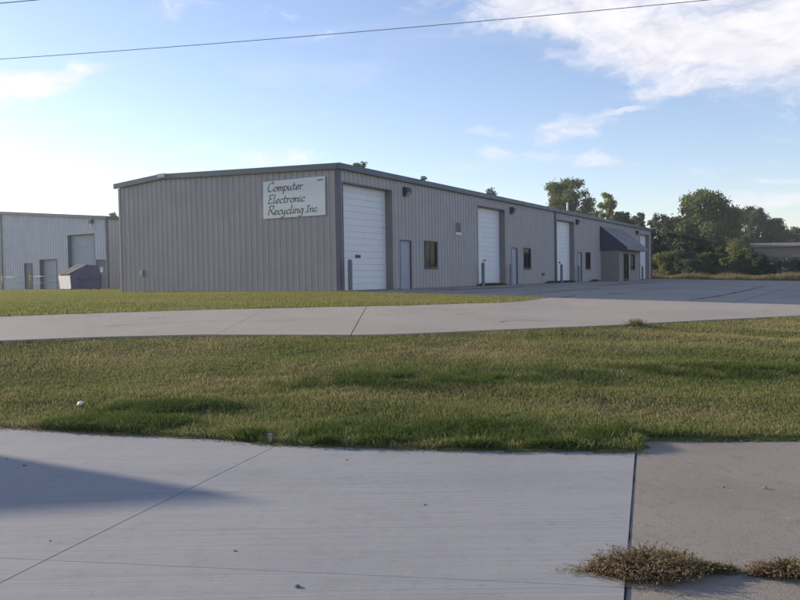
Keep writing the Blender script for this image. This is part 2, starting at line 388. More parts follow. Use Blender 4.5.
ground = link('ground', me, 'ground_grass', None, True); tag(ground, kind='structure')
ground['label'] = 'sloping lawn and open ground around the buildings'

# ------------------------------------------------------------------ pavements
def slab_poly(name, poly, mat, parent, top=0., thick=.12, bevel=.0025):
    n = len(poly); mb = MB()
    mb.add([(x, y, top) for x, y in poly] + [(x, y, top - thick) for x, y in poly],
           [tuple(range(n)), tuple(range(2 * n - 1, n - 1, -1))] + [(i, n + i, n + (i + 1) % n, (i + 1) % n) for i in range(n)])
    return mb.build(name, mat, parent, False, bevel)
street = MB().box(-13, 14, -4, 6.2, -.26, -.045).build('street', 'soil'); tag(street, 'pale concrete street slabs in the foreground', None, None, 'structure')
g = .0028; g2 = .0006
dB = (.313, .95); dJ = (.284, .959)
def eline(x0, x1, off):
    xs = [x0] + [x for x in E_X if x0 < x < x1] + [x1]
    return [(x, float(Ef(x)) + off) for x in xs]
def j2(x): return 4.02 - .157 * x
# each slab listed counter-clockwise
slab_poly('slab', [(-2.07 + g, j2(-2.07) + g2), (1.13 - g, j2(1.13) + g2)] + [(2.10 - g, 6.80)] + list(reversed(eline(-1.2 + g, 2.0, .01))), 'concrete_new', street)
slab_poly('slab', [(-5.2 + g, j2(-5.2) + g2), (-2.07 - g, j2(-2.07) + g2)] + list(reversed(eline(-4.3 + g, -1.2 - g, .01))), 'concrete_new', street)
slab_poly('slab', [(-12, j2(-12) + g2), (-5.2 - g, j2(-5.2) + g2)] + list(reversed(eline(-12, -4.3 - g, .01))), 'concrete_new', street)
slab_poly('slab', [(-4.1, -3), (-1.1, -3), (1.13 - g, j2(1.13) - g2), (-2.07 + g, j2(-2.07) - g2)], 'concrete_new', street)
slab_poly('slab', [(-12, -3), (-4.1 - 2 * g, -3), (-2.07 - g, j2(-2.07) - g2), (-12, j2(-12) - g2)], 'concrete_new', street)
def wob(a, b, n, amp):
    out = []
    for i in range(n + 1):
        q = i / n; out.append((a[0] + (b[0] - a[0]) * q + (random.uniform(-amp, amp) if 0 < i < n else 0), a[1] + (b[1] - a[1]) * q + (random.uniform(-amp, amp) if 0 < i < n else 0)))
    return out
ck = wob((1.208, 4.09), (9, 3.55), 26, .010)
le = wob((2.262, 7.28), (1.208, 4.09), 30, .005)
slab_poly('slab', ck[:1] + ck[1:] + [(9, 6.62)] + wob((9, 6.62), (2.262, 7.28), 10, .03)[1:-1] + le[:-1], 'concrete_old', street, -.006, .12, .012)
slab_poly('slab', [(-1.095, -3), (9, -3)] + [(x, y - .016) for x, y in reversed(ck)], 'concrete_old', street, -.010, .12, .012)

def drape(name, xs_fn, n, m, mat, parent, lift=.035, skirt=.12):
    """xs_fn(i,j) -> x,y for a grid of (n+1)x(m+1) points laid on the ground"""
    P = [[xs_fn(i / n, j / m) for j in range(m + 1)] for i in range(n + 1)]
    mb = MB(); vs = []
    for i in range(n + 1):
        for j in range(m + 1): vs.append((*P[i][j], tz(*P[i][j]) + lift))
    fs = [(i * (m + 1) + j, (i + 1) * (m + 1) + j, (i + 1) * (m + 1) + j + 1, i * (m + 1) + j + 1) for i in range(n) for j in range(m)]
    rim = [i * (m + 1) for i in range(n + 1)] + [n * (m + 1) + j for j in range(1, m + 1)] + [i * (m + 1) + m for i in range(n - 1, -1, -1)] + [j for j in range(m - 1, 0, -1)]
    o = len(vs)
    for q in rim: vs.append((vs[q][0], vs[q][1], vs[q][2] - skirt))
    r = len(rim)
    fs += [(rim[k2], o + k2, o + (k2 + 1) % r, rim[(k2 + 1) % r]) for k2 in range(r)]
    return mb.add(vs, fs).build(name, mat, parent)
def lotline(x): return BY - .594 * (x - BX)
def Gf(x):
    if x <= 2.6: return float(np.interp(x, F_X, F_Y))
    if x <= 4.85: return float(np.interp(x, [2.6, 3.4, 4.1, 4.6, 4.85], [20.7, 21.7, 23.0, 24.2, 24.66]))
    return max(lotline(x) , float(Nf(x)) + .05)
drive = MB().box(-40, -39, 12.4, 13, .3, .5).build('driveway', 'soil')
# the driveway's own sub-base, just under its slabs
bm_ = MB()
def sub(i, j): x = -22 + 38 * i; a = float(Nf(x)) + .1; b = Gf(x) - .1; return x, a + (b - a) * j
bpy.data.objects.remove(drive)
drive = drape('driveway', sub, 60, 6, 'soil', None, .012, .05); tag(drive, 'beige concrete driveway crossing behind the grass bank', None, None, 'structure')
jx = [-22, -18, -14, -11.6, -9.5, -7.4, -5.5, -3.3, -.85, 1.9, 4.85, 7.4, 10, 12.8, 16]
for a, b in zip(jx[:-1], jx[1:]):
    w = .009 if (abs(a + .85) < .01 or abs(b + .85) < .01) else .0010
    def fn(i, j, a=a, b=b, w=w):
        x = a + w + (b - a - 2 * w) * i; lo = float(Nf(x)); hi = Gf(x) - .004
        lean = -.03 * j * 6 * 0
        return x + lean, lo + (hi - lo) * j
    drape('slab', fn, 8, 10, 'concrete_drive', drive)
def lsub(i, j): return loc2w(.05 + 53 * i, -.0 + .05 + 24 * j)
lot = drape('parking_lot', lsub, 40, 20, 'soil', None, .014, .05); tag(lot, 'shaded concrete yard beside the long warehouse wall', None, None, 'structure')
xs_l = [0, 5.1, 10.2, 15.3, 20.4, 25.5, 30.6, 35.7, 40.8, 45.9, 53]; ps_l = [0, 4.6, 9.2, 13.8, 18.4, 24]
for a, b in zip(xs_l[:-1], xs_l[1:]):
    for c_, d_ in zip(ps_l[:-1], ps_l[1:]):
        def fn(i, j, a=a, b=b, c_=c_, d_=d_): return loc2w(a + .028 + (b - a - .056) * i, c_ + .03 + (d_ - c_ - .06) * j)
        drape('slab', fn, 5, 5, 'concrete_lot', lot, .038 + random.uniform(-.003, .003))

def crack(parent, pts, w, lift, seed):
    r = random.Random(seed); P = []
    for (x0, y0), (x1, y1) in zip(pts[:-1], pts[1:]):
        n = max(3, int(math.hypot(x1 - x0, y1 - y0) / .35))
        for i in range(n): q = i / n; P.append((x0 + (x1 - x0) * q + r.uniform(-.06, .06), y0 + (y1 - y0) * q + r.uniform(-.06, .06)))
    P.append(pts[-1]); vs = []
    for i, p in enumerate(P):
        d = Vector(P[min(i + 1, len(P) - 1)]) - Vector(P[max(i - 1, 0)]); d.normalize(); hw = w * r.uniform(.25, 1.) * .5
        for sg in (-1, 1): x, y = p[0] - d.y * hw * sg, p[1] + d.x * hw * sg; vs.append((x, y, tz(x, y) + lift))
    return MB().add(vs, [(2 * i, 2 * i + 1, 2 * i + 3, 2 * i + 2) for i in range(len(P) - 1)]).build('crack', 'crack_dark', parent)
painted('crack_dark', (.075, .07, .068), None, .95, streak=False)
for k2, (pl2, w) in enumerate((([(430, 291), (470, 290), (500, 288.5), (525, 287.5)], .35), ([(520, 296), (560, 292), (600, 289)], .12), ([(690, 301), (720, 297), (765, 287)], .16), ([(590, 287), (625, 284.5), (655, 283)], .4), ([(640, 291), (680, 288)], .14), ([(560, 299), (575, 297)], .16), ([(780, 299), (799, 298)], .12), ([(465, 294), (480, 293)], .2), ([(610, 295), (622, 294)], .2))):
    crack(lot, [onground(*q) for q in pl2], w, .048, k2)
for k2, (pl2, w) in enumerate((([(85, 330), (120, 327), (190, 324), (300, 322)], .03), ([(500, 324), (520, 322), (545, 323)], .05), ([(455, 316), (480, 315)], .05), ([(150, 320), (165, 319)], .06), ([(560, 312), (572, 311)], .05), ([(755, 313), (770, 313)], .06))):
    crack(drive, [onground(*q) for q in pl2], w, .045, 40 + k2)

# ------------------------------------------------------------------ metal buildings
RIB = .3048
def rib_profile(u0, u1):
    pts = [(u0, None), (u1, None)]
    k0 = int(math.floor(u0 / RIB)) - 1; k1 = int(math.ceil(u1 / RIB)) + 1
    base = []
    for k in range(k0, k1 + 1):
        c = k * RIB + .152
        base += [(c - .048, 0), (c - .022, .042), (c + .022, .042), (c + .048, 0), (c + .115, 0), (c + .125, .005), (c + .18, .005), (c + .19, 0)]
    bu = [b[0] for b in base]; bh = [b[1] for b in base]
    us = [u0] + [u for u in bu if u0 + 1e-4 < u < u1 - 1e-4] + [u1]
    return [(u, float(np.interp(u, bu, bh))) for u in us]
def panel(parent, mat, place, u0, u1, zlo, zhi):
    pr = rib_profile(u0, u1); vs = []
    for u, h in pr: vs.append(place(u, h, zlo(u) if callable(zlo) else zlo)); vs.append(place(u, h, zhi(u) if callable(zhi) else zhi))
    fs = [(2 * i, 2 * i + 2, 2 * i + 3, 2 * i + 1) for i in range(len(pr) - 1)]
    return MB().add(vs, fs).build('panel', mat, parent)
def spans(u0, u1, opens, z0, z1):
    """vertical spans left between openings for the strip u0..u1"""
    mid = (u0 + u1) / 2; cut = sorted([(o[2], o[3]) for o in opens if o[0] - 1e-6 < mid < o[1] + 1e-6]); out = []; lo = z0
    for a, b in cut:
        if a > lo + .01: out.append((lo, a))
        lo = max(lo, b)
    out.append((lo, None)); return out
def panels(parent, mat, place, length, top, opens, z0=.06, step=3 * RIB, start=0.):
    br = sorted(set([round(x, 4) for x in list(np.arange(start, length, step)) + [length] + [o[0] for o in opens if o[0] > start] + [o[1] for o in opens if o[1] < length]]))
    for a, b in zip(br[:-1], br[1:]):
        if b - a < .02: continue
        for lo, hi in spans(a, b, opens, z0, None): panel(parent, mat, place, a, b, lo, hi if hi is not None else top)
def backing(mb, boxfn, length, top, opens, z0=-.3, extra=()):
    br = sorted(set([0, length] + list(extra) + [o[0] for o in opens] + [o[1] for o in opens]))
    for a, b in zip(br[:-1], br[1:]):
        for lo, hi in spans(a, b, opens, z0, None): boxfn(mb, a, b, lo, hi if hi is not None else (top(a), top(b)))

def box_axis(mb, a, b, lo, hi, along_x, off0, off1):
    """box along u with possibly sloped top"""
    h0, h1 = hi if isinstance(hi, tuple) else (hi, hi)
    if along_x: q = lambda u, w, z: (u, w, z)
    else: q = lambda u, w, z: (w, u, z)
    vs = [q(a, off0, lo), q(b, off0, lo), q(b, off1, lo), q(a, off1, lo), q(a, off0, h0), q(b, off0, h1), q(b, off1, h1), q(a, off1, h0)]
    mb.add(vs, [(0, 3, 2, 1), (4, 5, 6, 7), (0, 1, 5, 4), (1, 2, 6, 5), (2, 3, 7, 6), (3, 0, 4, 7)])

def overhead_door(root, q, u0, u1, h, depth, mat, nsec, jamb='jamb_brown', handle='dark_metal', hpos=.42, hw=.35, hh=.11):
    """sectional door set back in its opening; q(u, w, z): w is the distance behind the wall face"""
    def bx(mb, a, b, w0, w1, z0, z1):
        vs = [q(a, w0, z0), q(b, w0, z0), q(b, w1, z0), q(a, w1, z0), q(a, w0, z1), q(b, w0, z1), q(b, w1, z1), q(a, w1, z1)]
        mb.add(vs, [(0, 3, 2, 1), (4, 5, 6, 7), (0, 1, 5, 4), (1, 2, 6, 5), (2, 3, 7, 6), (3, 0, 4, 7)])
    j = MB(); bx(j, u0, u0 + .035, -.045, depth, .0, h); bx(j, u1 - .035, u1, -.045, depth, .0, h); bx(j, u0 + .035, u1 - .035, -.045, depth, h - .035, h)
    j.build('door_frame', jamb, root)
    d = MB(); bx(d, u0 + .036, u1 - .036, depth - .02, depth + .03, .05, h - .036)
    door = d.build('overhead_door', mat, root)
    sh = (h - .1) / nsec
    for i in range(nsec):
        s_ = MB(); z0 = .055 + i * sh; m = .009
        for r in range(2):
            za = z0 + m + r * sh / 2; zb = z0 + sh / 2 - (0 if r else .005) + r * sh / 2 - (m if r else 0)
            bx(s_, u0 + .04, u1 - .04, depth - .045, depth - .021, za, zb)
        s_.build('section', mat, door)
    b = MB(); bx(b, u0 + .04, u1 - .04, depth - .05, depth - .02, .005, .05); b.build('bottom_seal', 'rubber', door)
    hd = MB(); um = u0 + (u1 - u0) * hpos; bx(hd, um - hw / 2, um + hw / 2, depth - .075, depth - .046, 1.35, 1.35 + hh); hd.build('handle', handle, door, False, .01)
    return door
def man_door(root, q, u0, u1, h, mat, name='door'):
    def bx(mb, a, b, w0, w1, z0, z1):
        vs = [q(a, w0, z0), q(b, w0, z0), q(b, w1, z0), q(a, w1, z0), q(a, w0, z1), q(b, w0, z1), q(b, w1, z1), q(a, w1, z1)]
        mb.add(vs, [(0, 3, 2, 1), (4, 5, 6, 7), (0, 1, 5, 4), (1, 2, 6, 5), (2, 3, 7, 6), (3, 0, 4, 7)])
    d = MB(); bx(d, u0 + .05, u1 - .05, .02, .065, .02, h - .05); door = d.build(name, mat, root)
    f = MB(); bx(f, u0, u0 + .05, -.05, .10, 0, h); bx(f, u1 - .05, u1, -.05, .10, 0, h); bx(f, u0 + .05, u1 - .05, -.05, .10, h - .05, h); f.build('frame', 'corner_trim' if mat != 'door_slate' else 'dark_metal', door)
    k_ = MB(); bx(k_, u0 + .09, u0 + .15, -.03, .018, .98, 1.06); bx(k_, u0 + .09, u0 + .21, -.05, -.031, 1.0, 1.03); bx(k_, u0 + .10, u0 + .14, -.02, .018, 1.16, 1.22); k_.build('handle', 'galvanised', door)
    b = MB(); bx(b, u0 + .05, u1 - .05, -.03, .10, -.02, .018); b.build('threshold', 'galvanised', door)
    return door
def window(root, q, u0, u1, z0, z1, curtain=None):
    def bx(mb, a, b, w0, w1, za, zb):
        vs = [q(a, w0, za), q(b, w0, za), q(b, w1, za), q(a, w1, za), q(a, w0, zb), q(b, w0, zb), q(b, w1, zb), q(a, w1, zb)]
        mb.add(vs, [(0, 3, 2, 1), (4, 5, 6, 7), (0, 1, 5, 4), (1, 2, 6, 5), (2, 3, 7, 6), (3, 0, 4, 7)])
    f = MB(); t_ = .055; um = (u0 + u1) / 2
    bx(f, u0, u0 + t_, -.05, .10, z0, z1); bx(f, u1 - t_, u1, -.05, .10, z0, z1); bx(f, u0 + t_, u1 - t_, -.05, .10, z1 - t_, z1); bx(f, u0 + t_, u1 - t_, -.055, .10, z0, z0 + t_)
    bx(f, um - .02, um + .02, .0, .05, z0 + t_, z1 - t_)
    fr_ = f.build('window', 'dark_metal', root)
    for a, b in ((u0 + t_, um - .02), (um + .02, u1 - t_)):
        p = MB(); bx(p, a, b, .02, .03, z0 + t_, z1 - t_); p.build('pane', 'glass', fr_)
    s_ = MB(); bx(s_, u0 - .03, u1 + .03, -.075, -.051, z0 - .05, z0 - .002); s_.build('sill', 'dark_metal', fr_)
    bk = MB(); bx(bk, u0, u1, .6, .62, z0 - .2, z1 + .2); bk.build('interior', 'interior_dark', fr_)
    if curtain:
        c_ = MB(); n = 9; a, b = curtain
        for i in range(n):
            ua = a + (b - a) * i / n; ub = a + (b - a) * (i + 1) / n; bx(c_, ua, ub, .10 + .03 * (i % 2), .14 + .03 * (i % 2), z0 + .1, z0 + (z1 - z0) * .72 - .03 * abs(i - 4))
        c_.build('curtain', 'curtain', fr_)
    return fr_
def wall_light(root, q, u, z, s=1.):
    def P(mb, poly, a, b):
        n = len(poly); vs = [q(a, -w, zz) for w, zz in poly] + [q(b, -w, zz) for w, zz in poly]
        mb.add(vs, [tuple(range(n)), tuple(range(2 * n - 1, n - 1, -1))] + [(i, n + i, n + (i + 1) % n, (i + 1) % n) for i in range(n)])
    b = MB(); P(b, [(.034, z - .2 * s), (.12, z - .2 * s), (.26 * s, z - .06 * s), (.26 * s, z + .1 * s), (.20 * s, z + .18 * s), (.034, z + .2 * s)], u - .19 * s, u + .19 * s)
    o = b.build('wall_light', 'dark_metal', root)
    l_ = MB(); P(l_, [(.125, z - .205 * s), (.13, z - .215 * s), (.262 * s, z - .075 * s), (.262 * s, z - .06 * s)], u - .16 * s, u + .16 * s); l_.build('lens', 'lens', o)
    return o

# ---- main warehouse
LW, GW = 52.2, 12.3
RY = 9.49; ZN, ZR, ZF = 4.70, 5.06, 4.87      # wall tops at the near eave, the ridge and the far eave
root = empty('warehouse', (BX, BY, BZ), math.atan2(D1[1], D1[0]), 'long beige ribbed metal warehouse with white overhead doors and slate trim', 'warehouse')
def gtop(y): return float(np.interp(y, [0, RY, GW], [ZN, ZR, ZF]))
OH = [(.23, 3.88), (12.4, 16.02), (24.72, 28.4), (47.6, 51.3)]; OHZ = 4.25
MD = [(4.44, 5.45), (16.9, 17.85), (29.1, 30.1)]; WN = [(6.68, 7.90), (18.8, 20.0), (31.0, 32.2)]
opens = [(a, b, -1, OHZ) for a, b in OH] + [(a, b, -1, 2.17) for a, b in MD] + [(a, b, .97, 2.2) for a, b in WN] + [(34.9, 41.4, -1, 2.6)]
mb = MB(); backing(mb, lambda m, a, b, lo, hi: box_axis(m, a, b, lo, hi if isinstance(hi, tuple) else hi, True, .012, .15), LW, lambda u: ZN, opens)
side = mb.build('side_wall', 'foundation', root)
panels(side, 'wall_beige', lambda u, h, z: (u, -h, z), LW - .09, lambda u: ZN, opens, start=.09)
mb = MB(); backing(mb, lambda m, a, b, lo, hi: box_axis(m, a, b, lo, hi, False, .012, .151), GW, gtop, [], extra=[RY])
gab = mb.build('gable_wall', 'foundation', root)
panels(gab, 'wall_beige', lambda u, h, z: (-h, u, z), GW - .06, gtop, [], start=.09)
mb = MB(); box_axis(mb, 0, GW, -.3, (ZN, ZF), False, LW - .15, LW)
mb.box(.2, LW - .2, GW - .15, GW, -.3, ZF); mb.build('rear_wall', 'wall_beige', root)
# slab floor, dark inside
MB().box(.16, LW - .16, .16, GW - .16, -.3, -.01).build('floor_slab', 'foundation', root)
# trims
cx = MB(); cx.box(-.075, .10, -.075, .10, .0, ZN - .02); cx.build('corner_trim', 'corner_trim', root)
cx = MB(); cx.box(-.05, .06, GW - .06, GW + .05, .0, ZF - .05); cx.build('corner_trim', 'wall_beige', root)
cx = MB(); cx.box(LW - .12, LW + .06, -.10, .02, .0, ZN - .02); cx.build('corner_trim', 'corner_trim', root)
cx = MB(); cx.box(24.28, 24.46, -.11, -.036, .05, ZN + .01); cx.build('downspout', 'corner_trim', root)
ft = MB(); ft.box(-.14, LW + .12, -.17, -.03, ZN - .03, ZN + .20); ft.build('gutter', 'trim_slate', root, False, .015)
def raket(y): return float(np.interp(y, [-.14, RY, GW + .24], [ZN - .03, ZR - .03, ZF - .05]))
rk = MB()
for a, b in ((-.028, RY), (RY, GW + .24)):
    for (w0, w1) in ((-.15, -.036),):
        vs = [(w0, a, raket(a)), (w0, b, raket(b)), (w1, b, raket(b)), (w1, a, raket(a)), (w0, a, raket(a) + .22), (w0, b, raket(b) + .22), (w1, b, raket(b) + .22), (w1, a, raket(a) + .22)]
        rk.add(vs, [(0, 3, 2, 1), (4, 5, 6, 7), (0, 1, 5, 4), (1, 2, 6, 5), (2, 3, 7, 6), (3, 0, 4, 7)])
rk.build('rake_trim', 'trim_slate', root)
MB().box(-.165, -.10, RY - .33, RY + .12, raket(RY) + .07, raket(RY) + .232).build('ridge_cap', 'galvanised', root)
rf = MB(); ro = [(-.02, ZN + .17), (RY, ZR + .17), (GW + .22, ZF + .13), (GW + .22, ZF + .03), (RY, ZR + .06), (-.02, ZN + .06)]
n = len(ro); rf.add([(-.035, y, z) for y, z in ro] + [(LW + .1, y, z) for y, z in ro], [tuple(range(n - 1, -1, -1)), tuple(range(n, 2 * n))] + [(i, (i + 1) % n, n + (i + 1) % n, n + i) for i in range(n)])
roof = rf.build('roof', 'roof_metal', root)
for (xl, hh, kind, yy_) in ((7.6, .42, 'vent', .5), (15.0, .40, 'vent', .5), (28.6, .75, 'pipe', .5)):
    v_ = MB(); zb = ZN + .2
    if kind == 'vent': v_.tube([(xl, yy_, zb - .1), (xl, yy_, zb + hh * .5)], [.09, .09], 10); v_.dome((xl, yy_, zb + hh * .5), .2, .16)
    else: v_.tube([(xl, yy_, zb - .1), (xl, yy_, zb + hh)], [.055, .055], 10)
    v_.build('roof_vent' if kind == 'vent' else 'vent_pipe', 'galvanised' if kind == 'vent' else 'door_white', roof, True)
qs = lambda u, w, z: (u, w, z)
for i, (a, b) in enumerate(OH):
    d = overhead_door(root, qs, a, b, OHZ, .34, 'door_white', 8, hpos=[.40, .42, .40, .4][i], handle=['dark_metal', 'yellow_paint', 'dark_metal', 'dark_metal'][i], hh=.12 if i == 0 else .09)
    tag(d, ['white sectional overhead door nearest the sign corner', 'white sectional overhead door with a yellow handle', 'white overhead door just past the downspout', 'white overhead door at the far end beyond the awning'][i])
for a, b in MD: man_door(root, qs, a, b, 2.17, 'door_grey')
for i, (a, b) in enumerate(WN): window(root, qs, a, b, .97, 2.2, (7.38, 7.70) if i == 0 else None)
for u in (4.98, 17.0, 28.95, 46.3): wall_light(root, qs, u, 4.27, .95)
lv = MB(); lv.box(9.88, 10.34, -.07, -.03, 2.72, 3.2); lo_ = lv.build('louver', 'jamb_brown', root)
for i in range(4): MB().box(9.93, 10.29, -.082, -.071, 2.78 + i * .10, 2.83 + i * .10).build('slat', 'dark_metal', lo_)
MB().box(9.8, 10.42, -.068, -.034, 2.60, 2.715).build('notice', 'notice_paper', root)
MB().box(21.9, 22.25, -.10, -.034, .55, .68).build('hose_bib_box', 'dark_metal', root, False, .01)
mt = MB(); mt.box(-.14, -.034, 10.75, 10.92, .78, 1.05); mt.tube([(-.09, 10.84, .78), (-.09, 10.84, .1)], [.02, .02], 6); mt.build('meter_box', 'galvanised', root)
MB().box(-.02, .012, .1, GW, -.3, .055).build('foundation_edge', 'foundation', root)
# entrance vestibule and awning
P0, P1, VP = 34.9, 41.4, 1.45
vb = MB(); vb.box(P0, P0 + .10, -VP, .0, -.1, 2.6); vb.box(P1 - .1, P1, -VP, 0, -.1, 2.6)
fo = [(36.2, 37.7, -1, 2.2), (38.55, 39.7, .9, 2.15)]
backing(vb, lambda m, a, b, lo, hi: box_axis(m, a, b, lo, hi, True, -VP, -VP + .1), P1 - P0, lambda u: 2.6, [(a - P0, b - P0, c_, d_) for a, b, c_, d_ in fo])
# front strips were built from u=0: shift them to P0
nv = 0
for i in range(16, len(vb.v)): vb.v[i] = (vb.v[i][0] + P0, vb.v[i][1], vb.v[i][2])
# keep the front inside the side walls
for i in range(16, len(vb.v)):
    x, y, z = vb.v[i]
    if abs(x - P0) < 1e-5: vb.v[i] = (P0 + .101, y, z)
    if abs(x - P1) < 1e-5: vb.v[i] = (P1 - .101, y, z)
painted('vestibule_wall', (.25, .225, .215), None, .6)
ves = vb.build('vestibule', 'vestibule_wall', root)
qv = lambda u, w, z: (u, w - VP, z)
def bx(mb, a, b, w0, w1, z0, z1): mb.box(a, b, w0 - VP, w1 - VP, z0, z1)
f = MB(); bx(f, 36.2, 36.28, -.03, .08, 0, 2.2); bx(f, 37.62, 37.7, -.03, .08, 0, 2.2); bx(f, 36.28, 37.62, -.03, .08, 2.1, 2.2); bx(f, 36.28, 37.62, -.01, .05, .0, .18); bx(f, 36.92, 36.98, -.01, .05, .18, 2.1)
ed = f.build('entrance_door', 'dark_metal', root)
for a, b in ((36.28, 36.92), (36.98, 37.62)):
    p = MB(); bx(p, a, b, .01, .02, .18, 2.1); p.build('pane', 'glass', ed)
p = MB(); bx(p, 36.86, 36.89, -.05, -.02, .85, 1.3); p.build('handle', 'galvanised', ed)
w_ = window(root, qv, 38.55, 39.7, .9, 2.15)
p = MB(); bx(p, 38.7, 39.05, -.02, .0, 1.2, 2.0); p.build('poster', 'poster_brown', root)
MB().box(P0 + .1, P1 - .1, -.3, -.28, 0, 2.5).build('interior', 'interior_dark', ves)
aw_a, aw_b, AP = 34.8, 41.6, 2.07
am = MB(); am.add([(aw_a, -.04, 4.28), (aw_b, -.04, 4.28), (aw_b, -AP, 2.62), (aw_a, -AP, 2.62), (aw_a, -.04, 4.22), (aw_b, -.04, 4.22), (aw_b, -AP, 2.56), (aw_a, -AP, 2.56)], [(0, 3, 2, 1), (4, 5, 6, 7), (0, 1, 5, 4), (1, 2, 6, 5), (2, 3, 7, 6), (3, 0, 4, 7)])
aw = am.build('awning', 'awning_grey', root)
for x0, x1 in ((aw_a - .02, aw_a - .001), (aw_b + .001, aw_b + .02)):
    MB().prism([(-.04, 4.29), (-AP - .01, 2.63), (-AP - .01, 2.40), (-.04, 2.40)], 0, x0, x1).build('side_panel', 'awning_navy', aw)
MB().box(aw_a, aw_b, -AP - .03, -AP - .002, 2.40, 2.64).build('valance', 'awning_grey', aw)
for i in range(1, 9):
    x = aw_a + (aw_b - aw_a) * i / 9
    sm = MB(); sm.add([(x - .02, -.04, 4.30), (x + .02, -.04, 4.30), (x + .02, -AP, 2.645), (x - .02, -AP, 2.645), (x - .02, -.04, 4.281), (x + .02, -.04, 4.281), (x + .02, -AP, 2.621), (x - .02, -AP, 2.621)], [(0, 3, 2, 1), (4, 5, 6, 7), (0, 1, 5, 4), (1, 2, 6, 5), (2, 3, 7, 6), (3, 0, 4, 7)])
    sm.build('seam', 'awning_grey', aw)
MB().box(aw_a, aw_b, -AP, -.04, 2.42, 2.45).build('soffit', 'jamb_brown', aw)

# ---- neighbouring building on the left (gable end towards the street)
NXc, NYc = -21.1, 55.0
nb = empty('neighbour_warehouse', (NXc, NYc, BZ), math.atan2(D1[1], D1[0]), 'blue grey ribbed metal warehouse at the left edge behind the dumpster', 'warehouse')
def tt(px): r = (px - 400) / FPX; return -(21.1 + 55 * r) / (.86 + .511 * r)
NW = 26.; NR = 13.
def ntop(u): return float(np.interp(u, [0, NR, NW], [5.1, 5.1 + NR * .083, 5.1]))
nd = [(tt(96.3), tt(69.5), 4.02)]; nA = (tt(33.3), tt(25.8)); nB = (tt(58), tt(41)); nC = (tt(106.9), tt(97.6))
nop = [(nd[0][0], nd[0][1], -1, 4.1), (nA[0], nA[1], -1, 2.1), (nB[0], nB[1], -1, 2.35), (nC[0], nC[1], -1, 2.17)]
mb = MB(); backing(mb, lambda m, a, b, lo, hi: box_axis(m, a, b, lo, hi, False, .012, .15), NW, ntop, nop, extra=[NR])
ng = mb.build('gable_wall', 'foundation', nb)
panels(ng, 'wall_blue_grey', lambda u, h, z: (-h, u, z), NW, ntop, nop, start=.09)
mb = MB(); box_axis(mb, 0, 40, -.3, 5.1, True, .012, .15); ns = mb.build('side_wall', 'foundation', nb)
panels(ns, 'wall_beige', lambda u, h, z: (u, -h, z), 20, lambda u: 5.1, [], start=.09)
mb = MB(); mb.box(39.8, 40, .2, NW, -.3, 5.1); mb.box(.2, 39.7, NW - .15, NW, -.3, 5.1); mb.build('rear_wall', 'wall_blue_grey', nb)
MB().box(.16, 39.7, .16, NW - .16, -.3, -.01).build('floor_slab', 'foundation', nb)
MB().box(-.075, .10, -.075, .10, 0, 5.08).build('corner_trim', 'trim_slate', nb)
MB().box(-.12, -.036, tt(4.5), tt(2.5), 0, ntop(tt(3)) - .02).build('downspout', 'trim_slate', nb)
rk = MB()
for a, b in ((-.12, NR), (NR, NW + .12)):
    za, zb = ntop(a) - .03, ntop(b) - .03
    rk.add([(-.15, a, za), (-.15, b, zb), (-.036, b, zb), (-.036, a, za), (-.15, a, za + .22), (-.15, b, zb + .22), (-.036, b, zb + .22), (-.036, a, za + .22)], [(0, 3, 2, 1), (4, 5, 6, 7), (0, 1, 5, 4), (1, 2, 6, 5), (2, 3, 7, 6), (3, 0, 4, 7)])
rk.build('rake_trim', 'trim_slate', nb)
MB().box(-.034, 40, -.15, -.03, 5.07, 5.29).build('gutter', 'trim_slate', nb)
ro = [(-.02, 5.27), (NR, 5.27 + NR * .083), (NW, 5.27), (NW, 5.12), (NR, 5.12 + NR * .083), (-.02, 5.12)]; n = 6
rf = MB(); rf.add([(-.035, y, z) for y, z in ro] + [(40, y, z) for y, z in ro], [tuple(range(n - 1, -1, -1)), tuple(range(n, 2 * n))] + [(i, (i + 1) % n, n + (i + 1) % n, n + i) for i in range(n)]); rf.build('roof', 'roof_metal', nb)
qg = lambda u, w, z: (w, u, z)
overhead_door(nb, qg, nd[0][0], nd[0][1], 4.1, .3, 'door_pale', 7, 'trim_slate', hpos=.3)
overhead_door(nb, qg, nB[0], nB[1], 2.35, .3, 'door_pale', 4, 'trim_slate', hpos=.12)
man_door(nb, qg, nA[0], nA[1], 2.1, 'door_slate')
dc = man_door(nb, qg, nC[0], nC[1], 2.17, 'door_slate')
um = (nC[0] + nC[1]) / 2; MB().box(.004, .018, um - .15, um + .15, 1.25, 1.62).build('notice', 'notice_paper', dc)
wall_light(nb, lambda u, w, z: (w, u, z), tt(94.5), 5.0, .9)
MB().box(-.2, -.13, tt(95), tt(94), 4.6, 4.75).build('lamp_reflector', 'notice_paper', nb)

